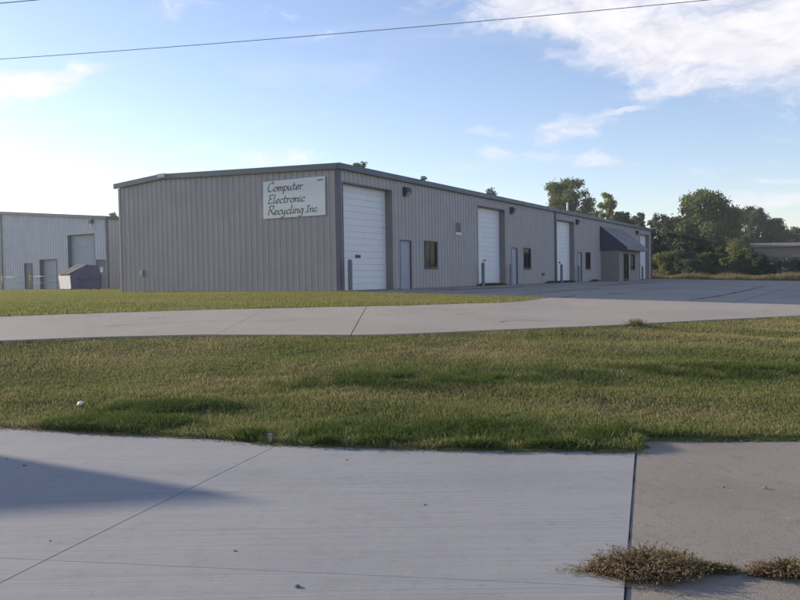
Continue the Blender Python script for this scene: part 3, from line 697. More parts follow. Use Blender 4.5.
# ------------------------------------------------------------------ sign with script lettering
GL = {
 'C': (.70, [[(.64, .80), (.56, .96), (.38, .98), (.18, .78), (.09, .45), (.14, .12), (.33, .0), (.52, .06), (.66, .22)]]),
 'o': (.46, [[(.24, .45), (.08, .36), (.05, .14), (.19, 0), (.36, .12), (.37, .34), (.24, .45)], [(.30, .42), (.44, .36)]]),
 'm': (.62, [[(.02, .38), (.08, .43), (.08, 0)], [(.08, .24), (.2, .44), (.29, .36), (.28, 0)], [(.28, .24), (.41, .44), (.50, .36), (.49, .06), (.58, .03)]]),
 'p': (.47, [[(.02, .38), (.08, .43), (.05, -.36)], [(.07, .28), (.22, .45), (.38, .36), (.37, .12), (.22, 0), (.06, .1)]]),
 'u': (.50, [[(.03, .4), (.07, .42), (.07, .12), (.18, 0), (.32, .12), (.36, .43)], [(.36, .43), (.35, .08), (.46, .03)]]),
 't': (.36, [[(.16, .74), (.14, .1), (.23, 0), (.34, .07)], [(.0, .46), (.32, .49)]]),
 'e': (.42, [[(.06, .20), (.26, .24), (.34, .36), (.22, .45), (.09, .34), (.06, .13), (.18, 0), (.38, .09)]]),
 'r': (.36, [[(.02, .38), (.08, .43), (.07, 0)], [(.07, .24), (.18, .42), (.34, .41)]]),
 'E': (.58, [[(.06, .88), (.3, .95), (.56, .97)], [(.2, .94), (.12, .04)], [(.15, .5), (.44, .53)], [(.05, .04), (.3, .02), (.54, .10)]]),
 'l': (.27, [[(.12, .95), (.08, .1), (.16, 0), (.26, .07)]]),
 'c': (.38, [[(.33, .35), (.23, .45), (.09, .35), (.06, .13), (.18, 0), (.36, .09)]]),
 'n': (.46, [[(.02, .38), (.08, .43), (.07, 0)], [(.07, .24), (.22, .44), (.33, .36), (.32, .06), (.43, .03)]]),
 'i': (.23, [[(.03, .4), (.08, .42), (.07, .08), (.2, .04)], [(.09, .60), (.115, .64)]]),
 'R': (.66, [[(.17, .94), (.08, .0)], [(.02, .82), (.24, .98), (.5, .92), (.53, .68), (.34, .52), (.13, .48)], [(.3, .5), (.46, .2), (.66, .0)]]),
 'y': (.48, [[(.03, .4), (.07, .42), (.08, .15), (.19, .03), (.33, .15), (.37, .43)], [(.37, .43), (.33, -.18), (.2, -.36), (.04, -.30)]]),
 'g': (.48, [[(.35, .38), (.22, .45), (.08, .34), (.06, .13), (.18, .02), (.32, .14), (.37, .42)], [(.37, .42), (.33, -.18), (.18, -.36), (.02, -.30)]]),
 'I': (.40, [[(.22, .74), (.17, .02)], [(.06, .74), (.38, .75)], [(.0, .0), (.32, .02)]]),
 '.': (.2, [[(.04, .02), (.11, .06)]]), ' ': (.22, [])}
def smooth_line(p, n=7):
    if len(p) == 2: return [Vector(q) for q in p]
    P = [Vector(q) for q in p]; P = [P[0] * 2 - P[1]] + P + [P[-1] * 2 - P[-2]]; out = []
    for i in range(1, len(P) - 2):
        for k in range(n):
            t_ = k / n; a, b, c, d = P[i - 1:i + 3]
            out.append(.5 * ((2 * b) + (c - a) * t_ + (2 * a - 5 * b + 4 * c - d) * t_ ** 2 + (-a + 3 * b - 3 * c + d) * t_ ** 3))
    return out + [P[-2]]
def lettering(word, x0, width, base, em, parent, place, mat, wmin=.06, wmax=.15, slant=.16):
    tot_ = sum(GL[c][0] for c in word); kx = width / (tot_ * em); mb = MB(); cur = 0; lay = 0
    for ch in word:
        adv, strokes = GL[ch]
        for st in strokes:
            pts = smooth_line(st); L = []; Rr = []
            W = [Vector((x0 + (cur + p.x + slant * p.y) * em * kx, base + p.y * em)) for p in pts]
            for i, p in enumerate(W):
                d = (W[min(i + 1, len(W) - 1)] - W[max(i - 1, 0)]); d = d.normalized() if d.length > 0 else Vector((1, 0))
                nn = Vector((-d.y, d.x)); ang = math.atan2(d.y, d.x); hw = .5 * em * (wmin + (wmax - wmin) * abs(math.sin(ang - rad(30))))
                e_ = .5 * em * wmin * .8
                pp = p - d * e_ if i == 0 else (p + d * e_ if i == len(W) - 1 else p)
                L.append(pp + nn * hw); Rr.append(pp - nn * hw)
            lay = (lay + 1) % 5; o_ = .0008 * lay
            vs = [place(q.x, q.y, o_) for q in L] + [place(q.x, q.y, o_) for q in Rr]; n_ = len(L)
            mb.add(vs, [(i, n_ + i, n_ + i + 1, i + 1) for i in range(n_ - 1)])
        cur += adv
    return mb.build('lettering', mat, parent)
SG = empty('business_sign', root.matrix_basis @ Vector((0, 0, 0)), 0, 'white rectangular sign with script lettering on the gable wall near the corner', 'sign')
SG.location = (BX, BY, BZ + 2.97); SG.rotation_euler = (0, 0, math.atan2(D1[1], D1[0]))
sw, sh = 3.07, 1.49; u0 = .56
MB().box(-.075, -.036, u0, u0 + sw, 0, sh).build('sign_panel', 'sign_white', SG, False, .006)
pl_ = lambda x, y, o: (-.0765 - o, u0 + sw - x, y)
lettering('Computer', .20, 1.80, sh - .42, .36, SG, pl_, 'sign_ink')
lettering('Electronic', .21, 1.88, sh - .90, .36, SG, pl_, 'sign_ink')
lettering('Recycling', .21, 1.82, sh - 1.34, .36, SG, pl_, 'sign_ink'); lettering('Inc.', 2.13, .62, sh - 1.33, .33, SG, pl_, 'sign_ink')
for i in range(5): MB().box(-.0775, -.0751, u0 + .08 + i * .058, u0 + .08 + i * .058 + .042, sh - .165, sh - .11).build('small_print', 'sign_ink', SG)

# ------------------------------------------------------------------ bollards
def bollard(xl, p, h, mat, label, r=.085):
    x, y = loc2w(xl, p); z = tz(x, y) + .036
    mb = MB(); mb.tube([(0, 0, -.04), (0, 0, h)], [r, r], 14, False); mb.dome((0, 0, h), r, .05, 14, 3)
    o = mb.build('bollard', mat, None, True); o.location = (x, y, z); tag(o, label, 'bollard', 'bollards guarding the overhead doors'); return o
bollard(.18, .36, 1.18, 'bollard_paint', 'dark grey bollard left of the overhead door nearest the sign')
bollard(12.44, .3, 1.18, 'bollard_paint', 'dark grey bollard left of the overhead door with yellow handle')
bollard(16.2, .3, 1.12, 'bollard_beige', 'beige bollard between the second overhead door and the grey door')
bollard(24.85, .3, 1.18, 'bollard_paint', 'dark grey bollard left of the overhead door beside the downspout')
bollard(28.6, .3, 1.12, 'bollard_beige', 'beige bollard between the third overhead door and its grey door')
bollard(47.4, .3, 1.18, 'bollard_paint', 'dark grey bollard left of the far overhead door beyond the awning')

# ------------------------------------------------------------------ dumpster
dx, dy = onground(81, 290.6); dz = tz(dx, dy)
du = empty('dumpster', (dx, dy, dz), rad(46), 'navy blue dumpster with sloping lid and sun glare painted on its front by the neighbouring warehouse', 'dumpster')
W2 = .98; prof = [(-W2, .12), (W2 - .02, .12), (W2 + .05, .95), (.70, 1.62), (.12, 1.66), (-W2 - .06, 1.06)]
MB().prism([(x, z) for x, z in prof], 1, -.85, .85).build('body', 'dumpster_blue', du, False, .02)
MB().add([(-W2 - .075, -.86, 1.0), (-W2 - .075, .86, 1.0), (-W2 - .02, .86, .13), (-W2 - .02, -.86, .13), (-W2 - .055, -.86, 1.0), (-W2 - .055, .86, 1.0), (-W2 - .002, .86, .13), (-W2 - .002, -.86, .13)], [(0, 1, 2, 3), (7, 6, 5, 4), (0, 4, 5, 1), (1, 5, 6, 2), (2, 6, 7, 3), (3, 7, 4, 0)]).build('sunlit_front', 'dumpster_sunlit', du)  # plate over the blue body that carries the painted sun glare
for s in (-1, 1):
    l_ = MB(); a, b = (-.88, -.01) if s < 0 else (.01, .88)
    l_.add([(-W2 - .15, a, 1.09), (.14, a, 1.72), (.14, b, 1.72), (-W2 - .15, b, 1.09), (-W2 - .15, a, 1.05), (.14, a, 1.68), (.14, b, 1.68), (-W2 - .15, b, 1.05)], [(0, 1, 2, 3), (7, 6, 5, 4), (0, 4, 5, 1), (1, 5, 6, 2), (2, 6, 7, 3), (3, 7, 4, 0)])
    l_.build('lid', 'dumpster_lid', du)
    MB().box(-.55, .62, s * .93 - .07, s * .93 + .07, .72, .86).build('lift_sleeve', 'dumpster_blue', du)
    for x in (-.95, -.2, .95): MB().box(x - .04, x + .04, s * .86 - .02, s * .86 + .02, .14, 1.0).build('rib', 'dumpster_blue', du)
for x in (-.9, .9):
    for y in (-.6, .6): MB().tube([(x, y - .04, .075), (x, y + .04, .075)], [.075, .075], 10).build('wheel', 'rubber', du, True)

# ------------------------------------------------------------------ yellow pipe barrier in front of the neighbour
def at_neigh(px, w):                      # point w metres in front of the neighbour's gable wall
    r = (px - 400) / FPX; X0, Y0 = NXc - .511 * w, NYc - .86 * w
    t_ = (r * Y0 - X0) / (-.86 - .511 * r); return X0 - .86 * t_, Y0 + .511 * t_
A_ = at_neigh(3, 2.2); B_ = at_neigh(31, 2.2); C_ = at_neigh(60, 2.2); Z_ = at_neigh(-25, 2.2)
br_ = empty('pipe_barrier', (*B_, tz(*B_)), 0, 'yellow pipe barrier in front of the blue grey warehouse', 'barrier')
for q in (Z_, A_, B_, C_): MB().tube([(q[0] - B_[0], q[1] - B_[1], -.05), (q[0] - B_[0], q[1] - B_[1], 1.15)], [.05, .05], 10).build('post', 'yellow_paint', br_, True)
for z in (.55, 1.02):
    for q0, q1 in ((Z_, A_), (A_, B_), (B_, C_)): MB().tube([(q0[0] - B_[0], q0[1] - B_[1], z), (q1[0] - B_[0], q1[1] - B_[1], z)], [.014, .014], 6).build('rail', 'yellow_paint', br_, True)

# ------------------------------------------------------------------ utility poles and wires
def pole(x, y, label):
    z = tz(x, y); o = empty('utility_pole', (x, y, z), math.atan2(-.21, 1), label, 'pole', 'utility poles carrying the wires')
    MB().tube([(0, 0, -.3), (0, 0, 4), (0, 0, 8.4)], [.16, .14, .11], 12).build('shaft', 'wood_pole', o, True)
    MB().box(-.06, .06, -1.1, 1.1, 7.55, 7.68).build('crossarm', 'wood_pole', o)
    for yy in (-1, -.5, .5, 1): MB().tube([(0, yy, 7.68), (0, yy, 7.83)], [.03, .045], 8).build('insulator', 'dark_metal', o, True)
    return o
PA = (-40.0, 24.33); PB = (24.0, 19.4 - .21 * 40.5)
pole(*PA, 'wooden utility pole on the left that carries the overhead wires'); pole(*PB, 'wooden utility pole on the right that carries the overhead wires')
def wire(z0, z1, sag, r, label):
    mb = MB(); pts = []
    for i in range(49):
        q = i / 48; pts.append((PA[0] + (PB[0] - PA[0]) * q, PA[1] + (PB[1] - PA[1]) * q, z0 + (z1 - z0) * q - sag * 4 * q * (1 - q)))
    mb.tube(pts, [r] * 49, 6); return tag(mb.build('power_line', 'wire_black', None, True), label, 'wire', 'wires between the utility poles')
WZ = wire(8.24, 7.38, 1.0, .0068, 'long dark overhead wire sagging across the sky above the warehouse')
wire(9.1, 8.5, .7, .010, 'upper overhead wire crossing the top left corner of the sky')

# ------------------------------------------------------------------ unseen board added outside the frame to cast the wedge shadow on the street
ttop = 4.6; Ls = ttop / math.tan(rad(SUN_EL)); tx, ty = onground(244, 498)
tcx, tcy = tx - math.cos(rad(SUN_A)) * Ls, ty + math.sin(rad(SUN_A)) * Ls
bb = empty('shadow_board', (tcx, tcy, tz(tcx, tcy)), math.atan2(.16, .986), 'large plain board on posts, added out of view to cast the street shadow', 'board')
hz = ttop - tz(tcx, tcy)
for i in range(5): MB().box(-9.5 + i * 1.9 + .004, -9.5 + (i + 1) * 1.9 - .004, -.05, .05, hz - 2.9, hz).build('panel', 'sign_white', bb)  # panels of the added, unseen shadow board
for x in (-8.8, -4.75, -.7): MB().box(x - .1, x + .1, .055, .25, -.3, hz - .1).build('post', 'wood_pole', bb)

# ------------------------------------------------------------------ grass (stuff)
def blades(name, X, Y, Z, h, w, lean, mat, parent=None, zoff=0.):
    n = len(X); th = RNG.uniform(0, 2 * np.pi, n); ph = RNG.uniform(0, 2 * np.pi, n); l = lean * RNG.uniform(.2, 1.2, n)
    dxv, dyv = np.cos(th) * w / 2, np.sin(th) * w / 2; lx, ly = np.cos(ph) * l * h, np.sin(ph) * l * h; hz_ = h * np.sqrt(np.clip(1 - .5 * l ** 2, .15, 1))
    V = np.zeros((n, 4, 3))
    V[:, 0] = np.stack([X - dxv, Y - dyv, Z - .01], -1); V[:, 1] = np.stack([X + dxv, Y + dyv, Z - .01], -1)
    V[:, 2] = np.stack([X + lx * .75 + dxv * .7, Y + ly * .75 + dyv * .7, Z + hz_ * .78], -1); V[:, 3] = np.stack([X + lx, Y + ly, Z + hz_], -1)
    return np_mesh(name, V.reshape(-1, 3), 4, mat, parent)
def vnoise(x, y, s, seed=0):
    r = np.random.default_rng(seed); T = r.random((64, 64)); x = np.asarray(x) * s; y = np.asarray(y) * s
    i, j = np.floor(x).astype(int), np.floor(y).astype(int); fx, fy = x - i, y - j; fx = fx * fx * (3 - 2 * fx); fy = fy * fy * (3 - 2 * fy)
    g_ = lambda a, b: T[a % 64, b % 64]
    return (g_(i, j) * (1 - fx) + g_(i + 1, j) * fx) * (1 - fy) + (g_(i, j + 1) * (1 - fx) + g_(i + 1, j + 1) * fx) * fy
def scatter(n, x0, x1, y0, y1): return RNG.uniform(x0, x1, n), RNG.uniform(y0, y1, n)
# bank between street and driveway
X, Y = scatter(900000, -11, 11, 6.6, 18.6)
near = np.clip((13.5 - Y) / 7, 0, 1)
m = (Y > Ef(X) + .005) & (Y < Nf(X) + .02 * RNG.standard_normal(len(X))) & (np.abs(X) < .60 * Y + .6) & (RNG.random(len(X)) < .45 + .55 * near)
X, Y = X[m], Y[m]; cl = vnoise(X, Y, 5.5, 1); cl2 = vnoise(X, Y, 1.1, 2)
h = .024 + .026 * cl * cl2 * 1.6 + .009 * RNG.random(len(X)); edge = np.clip((Y - Ef(X)) / .5, 0, 1); h *= 1 + .8 * (1 - edge) * cl
h = np.where(RNG.random(len(h)) < .02, h * 1.8, h)
tag(blades('lawn_grass', X, Y, terr(X, Y), h, .0065 + .0012 * Y * .35, .95, 'grass_blade'), 'mown lawn grass on the bank between street and driveway', 'grass', kind='stuff')
# darker, taller tuft area at the foot of the bank
pts = []
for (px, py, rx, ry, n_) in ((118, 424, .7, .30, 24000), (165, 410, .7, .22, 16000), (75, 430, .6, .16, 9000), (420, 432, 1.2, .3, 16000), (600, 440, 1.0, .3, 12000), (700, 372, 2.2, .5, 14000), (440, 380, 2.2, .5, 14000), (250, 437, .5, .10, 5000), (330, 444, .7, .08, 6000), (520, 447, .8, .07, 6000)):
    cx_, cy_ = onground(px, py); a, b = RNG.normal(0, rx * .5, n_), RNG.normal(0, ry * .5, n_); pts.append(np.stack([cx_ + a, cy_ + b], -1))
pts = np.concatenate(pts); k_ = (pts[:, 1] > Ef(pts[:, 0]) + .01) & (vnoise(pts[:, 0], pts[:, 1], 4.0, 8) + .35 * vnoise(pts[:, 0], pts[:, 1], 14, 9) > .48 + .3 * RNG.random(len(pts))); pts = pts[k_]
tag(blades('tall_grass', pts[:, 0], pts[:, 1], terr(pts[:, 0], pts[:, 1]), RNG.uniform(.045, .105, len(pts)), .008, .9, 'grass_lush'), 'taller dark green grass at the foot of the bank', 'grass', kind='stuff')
# strip in front of the gable, and the lawn beyond on the left
X, Y = scatter(420000, -24, 6, 13.5, 37)
loc_x = .511 * (X - BX) + .86 * (Y - BY); pp = .86 * (X - BX) - .511 * (Y - BY)
G_ = np.where(X < 2.6, Ff(X), np.interp(X, [2.6, 3.4, 4.1, 4.6, 4.85, 9], [20.7, 21.7, 23.0, 24.2, 24.66, 99]))
m = (Y > G_ + .02) & (loc_x < -.04) & (np.abs(X) < .60 * Y + .5)
m |= (loc_x >= -.04) & (pp < -12.6) & (np.abs(X) < .6 * Y + .5) & (Y > G_)
X, Y = X[m], Y[m]; h = .04 + .035 * vnoise(X, Y, 3, 3) + .02 * RNG.random(len(X)); w_l = np.clip(-(.511 * (X - BX) + .86 * (Y - BY)), 0, 9)
h *= 1 + .9 * np.exp(-w_l / .12) + .8 * np.clip(1 - (Y - Ff(X)) / .25, 0, 1)
tag(blades('lawn_grass', X, Y, terr(X, Y), h, .022, .9, 'grass_blade_far'), 'lawn strip between driveway and gable wall', 'grass', kind='stuff')
X, Y = scatter(150000, -42, -6, 37, 62); m = (np.abs(X) < .6 * Y + 1); lx = .511 * (X - BX) + .86 * (Y - BY); ly = -.86 * (X - BX) + .511 * (Y - BY)
nlx = .511 * (X - NXc) + .86 * (Y - NYc); m &= ((ly > 12.5) | (lx < -.1)) & (nlx < -1.5); X, Y = X[m], Y[m]
tag(blades('lawn_grass', X, Y, terr(X, Y), RNG.uniform(.05, .11, len(X)), .05, .8, 'grass_blade_far'), 'far lawn in front of the blue grey warehouse', 'grass', kind='stuff')
# weeds along the wall foot, dry grass edge beyond the lot
xl = np.concatenate([RNG.normal(c_, .5, 500) for c_ in (13.2, 14.5, 25.5, 27, 33, 23.5)]); p_ = RNG.uniform(.06, .22, len(xl)); wx, wy = loc2w(xl, p_)
tag(blades('wall_weeds', wx, wy, terr(wx, wy) + .03, RNG.uniform(.05, .2, len(wx)), .03, .6, 'weed_green'), 'small weeds along the foot of the long wall', 'weeds', kind='stuff')
xl = RNG.uniform(53.1, 59, 60000); p_ = RNG.uniform(-6, 30, 60000); wx, wy = loc2w(xl, p_); hh = RNG.uniform(.25, .8, len(wx)) * (.4 + .9 * vnoise(wx, wy, .5, 5))
tag(blades('dry_grass', wx, wy, terr(wx, wy), hh, .035, .45, 'grass_dry'), 'tall dry grass along the far edge of the yard', 'grass', kind='stuff')

# ------------------------------------------------------------------ trees and shrubs
def leafmesh(name, pts, size, mat, parent):
    n = len(pts); a = RNG.normal(size=(n, 3)); a /= np.linalg.norm(a, axis=1)[:, None]; b = RNG.normal(size=(n, 3)); b -= (a * b).sum(1)[:, None] * a; b /= np.linalg.norm(b, axis=1)[:, None]
    s = size * RNG.uniform(.55, 1.35, n)[:, None]; V = np.zeros((n, 4, 3))
    V[:, 0] = pts - a * s * .5; V[:, 1] = pts + b * s * .30; V[:, 2] = pts + a * s * .55; V[:, 3] = pts - b * s * .32
    return np_mesh(name, V.reshape(-1, 3), 4, mat, parent)
def tree(name, label, cat, x, y, H, W, mat, nleaf=9000, leaf=.22, crown0=.18, shape='round', nclump=46, clump=.22, gaps=.0, group=None, bare=0, seed=0):
    r = np.random.default_rng(seed + int(abs(x) * 7 + abs(y) * 13)); z = tz(x, y)
    o = empty(name, (x, y, z), 0, label, cat, group); nleaf = int(nleaf * 2.2); leaf *= 1.15; nclump = int(nclump * 2.1); clump *= .72
    cs = []; base = H * crown0
    while len(cs) < nclump:
        t_ = r.random() ** .85; zz = base + (H * .97 - base) * t_
        if shape == 'round': ew = math.sqrt(max(.02, 1 - (2 * t_ - .85) ** 2 / 1.5)) if t_ > .4 else .75 + .25 * t_ / .4
        elif shape == 'cone': ew = 1.0 - .86 * t_
        elif shape == 'column': ew = .85 - .45 * t_
        else: ew = .8 - .3 * t_ + .25 * math.sin(9 * t_)
        ew *= W / 2 * 1.08; th = r.random() * 2 * math.pi; rr = ew * math.sqrt(r.random()) * (.72 + .45 * r.random())
        cs.append((rr * math.cos(th), rr * math.sin(th), zz, clump * W * (.45 + .8 * r.random()) * (1.15 - .5 * t_)))
    cs.append((r.normal(0, .1 * W), r.normal(0, .1 * W), H * .97, clump * W * .45))
    tot_ = sum(c[3] ** 1.7 for c in cs); pts = []
    for c in cs:
        n_ = int(nleaf * c[3] ** 1.7 / tot_); d = r.normal(size=(n_, 3)); d /= np.linalg.norm(d, axis=1)[:, None]; q = c[3] * (r.random(n_) ** .42)[:, None]
        pts.append(np.array(c[:3]) + d * q * np.array([1, 1, .78]) + r.normal(0, .05 * W, (n_, 3)) * .7)
    pts = np.concatenate(pts); pts = pts[(pts[:, 2] > .03) & (pts[:, 2] < H * 1.03)]
    leafmesh('crown', pts, leaf, mat, o)
    mb = MB(); tr_ = max(.03, .017 * H); k2 = H * (.82 if shape != 'shrub' else .6)
    tp = [(0, 0, -.15)] + [(r.normal(0, .02 * W), r.normal(0, .02 * W), k2 * q) for q in (.25, .5, .75, 1)]
    mb.tube(tp, [tr_ * 1.25, tr_, tr_ * .75, tr_ * .5, tr_ * .2], 8)
    for c in cs[::2 if not bare else 1]:
        hz_ = max(.1 * H, c[2] * (.45 + .3 * r.random())); s_ = (tp[2][0] * .5, tp[2][1] * .5, min(hz_, k2))
        mid = tuple(.5 * (a + b) + r.normal(0, .03 * W) for a, b in zip(s_, c[:3])); mb.tube([s_, mid, c[:3]], [tr_ * .32, tr_ * .2, tr_ * .07], 5, False)
        if bare:
            for _ in range(4):
                e_ = tuple(c[i] + r.normal(0, .13 * W) for i in range(3)); mb.tube([mid, c[:3], e_], [tr_ * .12, tr_ * .08, tr_ * .03], 4, False)
    mb.build('trunk', 'bark', o, True)
    return o
def tree_at(name, label, px, ytop, xl, wpx, mat, **kw):
    r = (px - 400) / FPX; y = (xl + 23.69) / (.511 * r + .86); x = r * y
    H = (hor(px) - ytop) * y / FPX + 1.6 - tz(x, y); W = wpx * y / FPX
    return tree(name, label, kw.pop('cat', 'tree'), x, y, H, W, mat, **kw)
TG = 'trees beyond the yard'
tree_at('leafy_tree', 'rounded dark tree rising behind the middle of the warehouse roof', 566, 180, 66, 48, 'leaf_mid', nleaf=15000, nclump=40, clump=.2, crown0=.35, group=TG)
tree_at('sparse_tree', 'pale thin tree with airy crown showing above the roof', 608, 192, 62, 26, 'leaf_pale', nleaf=3000, nclump=22, clump=.17, shape='column', crown0=.3, group=TG, leaf=.2)
tree_at('leafy_tree', 'low dark tree just right of the pale thin tree above the roof', 622, 213, 68, 34, 'leaf_deep', nleaf=5000, nclump=26, crown0=.3, group=TG)
tree_at('leafy_tree', 'small dark tree top over the far end of the roof', 641, 213, 64, 20, 'leaf_deep', nleaf=4000, nclump=20, shape='column', group=TG)
tree_at('leafy_tree', 'low dark tree over the roof beside the rounded dark tree', 590, 207, 78, 40, 'leaf_deep', nleaf=5000, nclump=26, crown0=.3, group=TG)
tree_at('bare_tree', 'grey half bare tree at the far corner of the warehouse', 661, 214, 62, 30, 'leaf_blue', nleaf=2600, nclump=26, clump=.15, crown0=.25, bare=1, group=TG)
tree_at('leafy_tree', 'dark tree filling the gap left of the tallest tree', 668, 222, 68, 40, 'leaf_deep', nleaf=10000, nclump=40, crown0=.08, group=TG)
tree_at('leafy_tree', 'tallest broad green tree standing right of the warehouse', 704, 192, 64, 62, 'leaf_mid', nleaf=26000, nclump=75, clump=.17, crown0=.08, group=TG, seed=3)
tree_at('leafy_tree', 'dark tree leaning on the right side of the tallest tree', 730, 214, 68, 34, 'leaf_deep', nleaf=9000, nclump=36, crown0=.08, group=TG)
tree_at('leafy_tree', 'dark open crowned tree with sky gaps right of the tallest tree', 752, 208, 92, 44, 'leaf_deep', nleaf=9500, nclump=38, clump=.16, crown0=.22, group=TG, seed=5)
tree_at('leafy_tree', 'bluish green broad cone shaped tree before the beige building', 776, 220, 95, 48, 'leaf_blue', nleaf=13000, nclump=50, clump=.17, shape='cone', crown0=.12, group=TG)
tree_at('leafy_tree', 'pale distant round tree at the right edge', 797, 228, 104, 30, 'leaf_blue', nleaf=5000, nclump=26, crown0=.15, group=TG)
tree_at('leafy_tree', 'dark distant low tree left of the pale edge tree', 787, 232, 100, 28, 'leaf_deep', nleaf=4500, nclump=26, crown0=.1, group=TG)
tree_at('leafy_tree', 'distant tree just beyond the right edge', 822, 224, 96, 40, 'leaf_mid', nleaf=5000, nclump=26, crown0=.1, group=TG)
tree_at('leafy_tree', 'dark backing tree between the half bare tree and the tallest tree', 684, 232, 72, 36, 'leaf_deep', nleaf=8000, nclump=34, crown0=.04, group=TG)
tree_at('leafy_tree', 'dark backing tree below the open crowned tree', 736, 238, 70, 30, 'leaf_deep', nleaf=9000, nclump=36, crown0=.02, group=TG)
x_, y_ = -.0526 * 60, 60.
tree('leafy_tree', 'tree whose tip peeks over the roof above the first overhead door', 'tree', x_, y_, (hor(360) - 163) * 60 / FPX + 1.6 - BZ, 2.6, 'leaf_mid', nleaf=3500, nclump=26, shape='cone', crown0=.3, group=TG)
x_, y_ = (493 - 400) / FPX * 100, 100.
tree('leafy_tree', 'tree whose tip peeks over the roof above the second overhead door', 'tree', x_, y_, (hor(493) - 189) * 100 / FPX + 1.6 - BZ, 4.0, 'leaf_deep', nleaf=3500, nclump=26, shape='cone', crown0=.3, group=TG)
x_, y_ = (116 - 400) / FPX * 108, 108.
tree('leafy_tree', 'small tree tip over the roof between the two warehouses', 'tree', x_, y_, (hor(116) - 212.5) * 108 / FPX + 1.6 - BZ, 3.2, 'leaf_mid', nleaf=2500, nclump=20, shape='cone', crown0=.3, group=TG)
SHG = 'shrubs along the far edge of the yard'
for (px, yt, xl, wpx, mat, lab) in (
    (665, 252, 58.5, 24, 'leaf_yellow', 'yellow green shrub next to the warehouse end'), (684, 250, 60, 26, 'leaf_blue', 'grey green shrub right of the yellow green shrub'),
    (703, 253, 60, 26, 'leaf_mid', 'mid green shrub under the tallest tree'), (722, 246, 61, 20, 'leaf_mid', 'upright green shrub at the right foot of the tallest tree'),
    (740, 239, 60, 32, 'leaf_yellow', 'tallest yellow green shrub below the open crowned tree'), (758, 252, 59, 24, 'leaf_deep', 'dark low shrub right of the tallest yellow shrub'),
    (770, 258, 60, 18, 'leaf_yellow', 'small olive shrub in front of the beige building'), (785, 256, 59, 34, 'leaf_blue', 'low grey green shrub near the right edge'),
    (806, 259, 60, 30, 'leaf_deep', 'dark shrub cut by the right edge'), (654, 258, 61, 18, 'leaf_deep', 'dark shrub tucked behind the warehouse corner'),
    (693, 260, 57.5, 22, 'leaf_deep', 'low dark shrub before the grey green shrub'), (729, 258, 58, 20, 'leaf_mid', 'low green shrub before the upright shrub')):
    tree_at('shrub', lab, px, yt, xl, wpx, mat, cat='shrub', nleaf=4200, leaf=.14, crown0=.03, nclump=30, shape='shrub', clump=.22, group=SHG)
# low woods on the horizon, one mass
cs = []
for k2 in range(420):
    ang = RNG.uniform(-75, 75); D_ = RNG.uniform(240, 330); cs.append((math.sin(rad(ang)) * D_, math.cos(rad(ang)) * D_, RNG.uniform(2, 4.5), RNG.uniform(3, 5.5)))
pts = np.concatenate([np.array(c[:3]) + RNG.normal(size=(130, 3)) * np.array([c[3] * .8, c[3] * .8, c[3] * .42]) for c in cs])
tag(leafmesh('woodland', pts[pts[:, 2] > .2], 1.1, 'leaf_blue', None), 'low distant woods along the horizon', 'woods', kind='stuff')

# beige building far right
r = (754 - 400) / FPX; yb = 84.; fb = empty('distant_building', (r * yb, yb, tz(r * yb, yb)), rad(-8), 'low plain beige building behind the shrubs at the right edge', 'building')
MB().box(0, 26, 0, 9, -.2, 3.45).build('wall', 'far_wall', fb)
MB().prism([(-.3, 3.45), (9.3, 3.45), (9.3, 3.6), (4.5, 4.1), (-.3, 3.6)], 0, -.3, 26.3).build('roof', 'far_roof', fb)
d_ = MB(); d_.box(8, 9, -.05, -.002, 0, 2.1); d_.build('door', 'door_grey', fb)

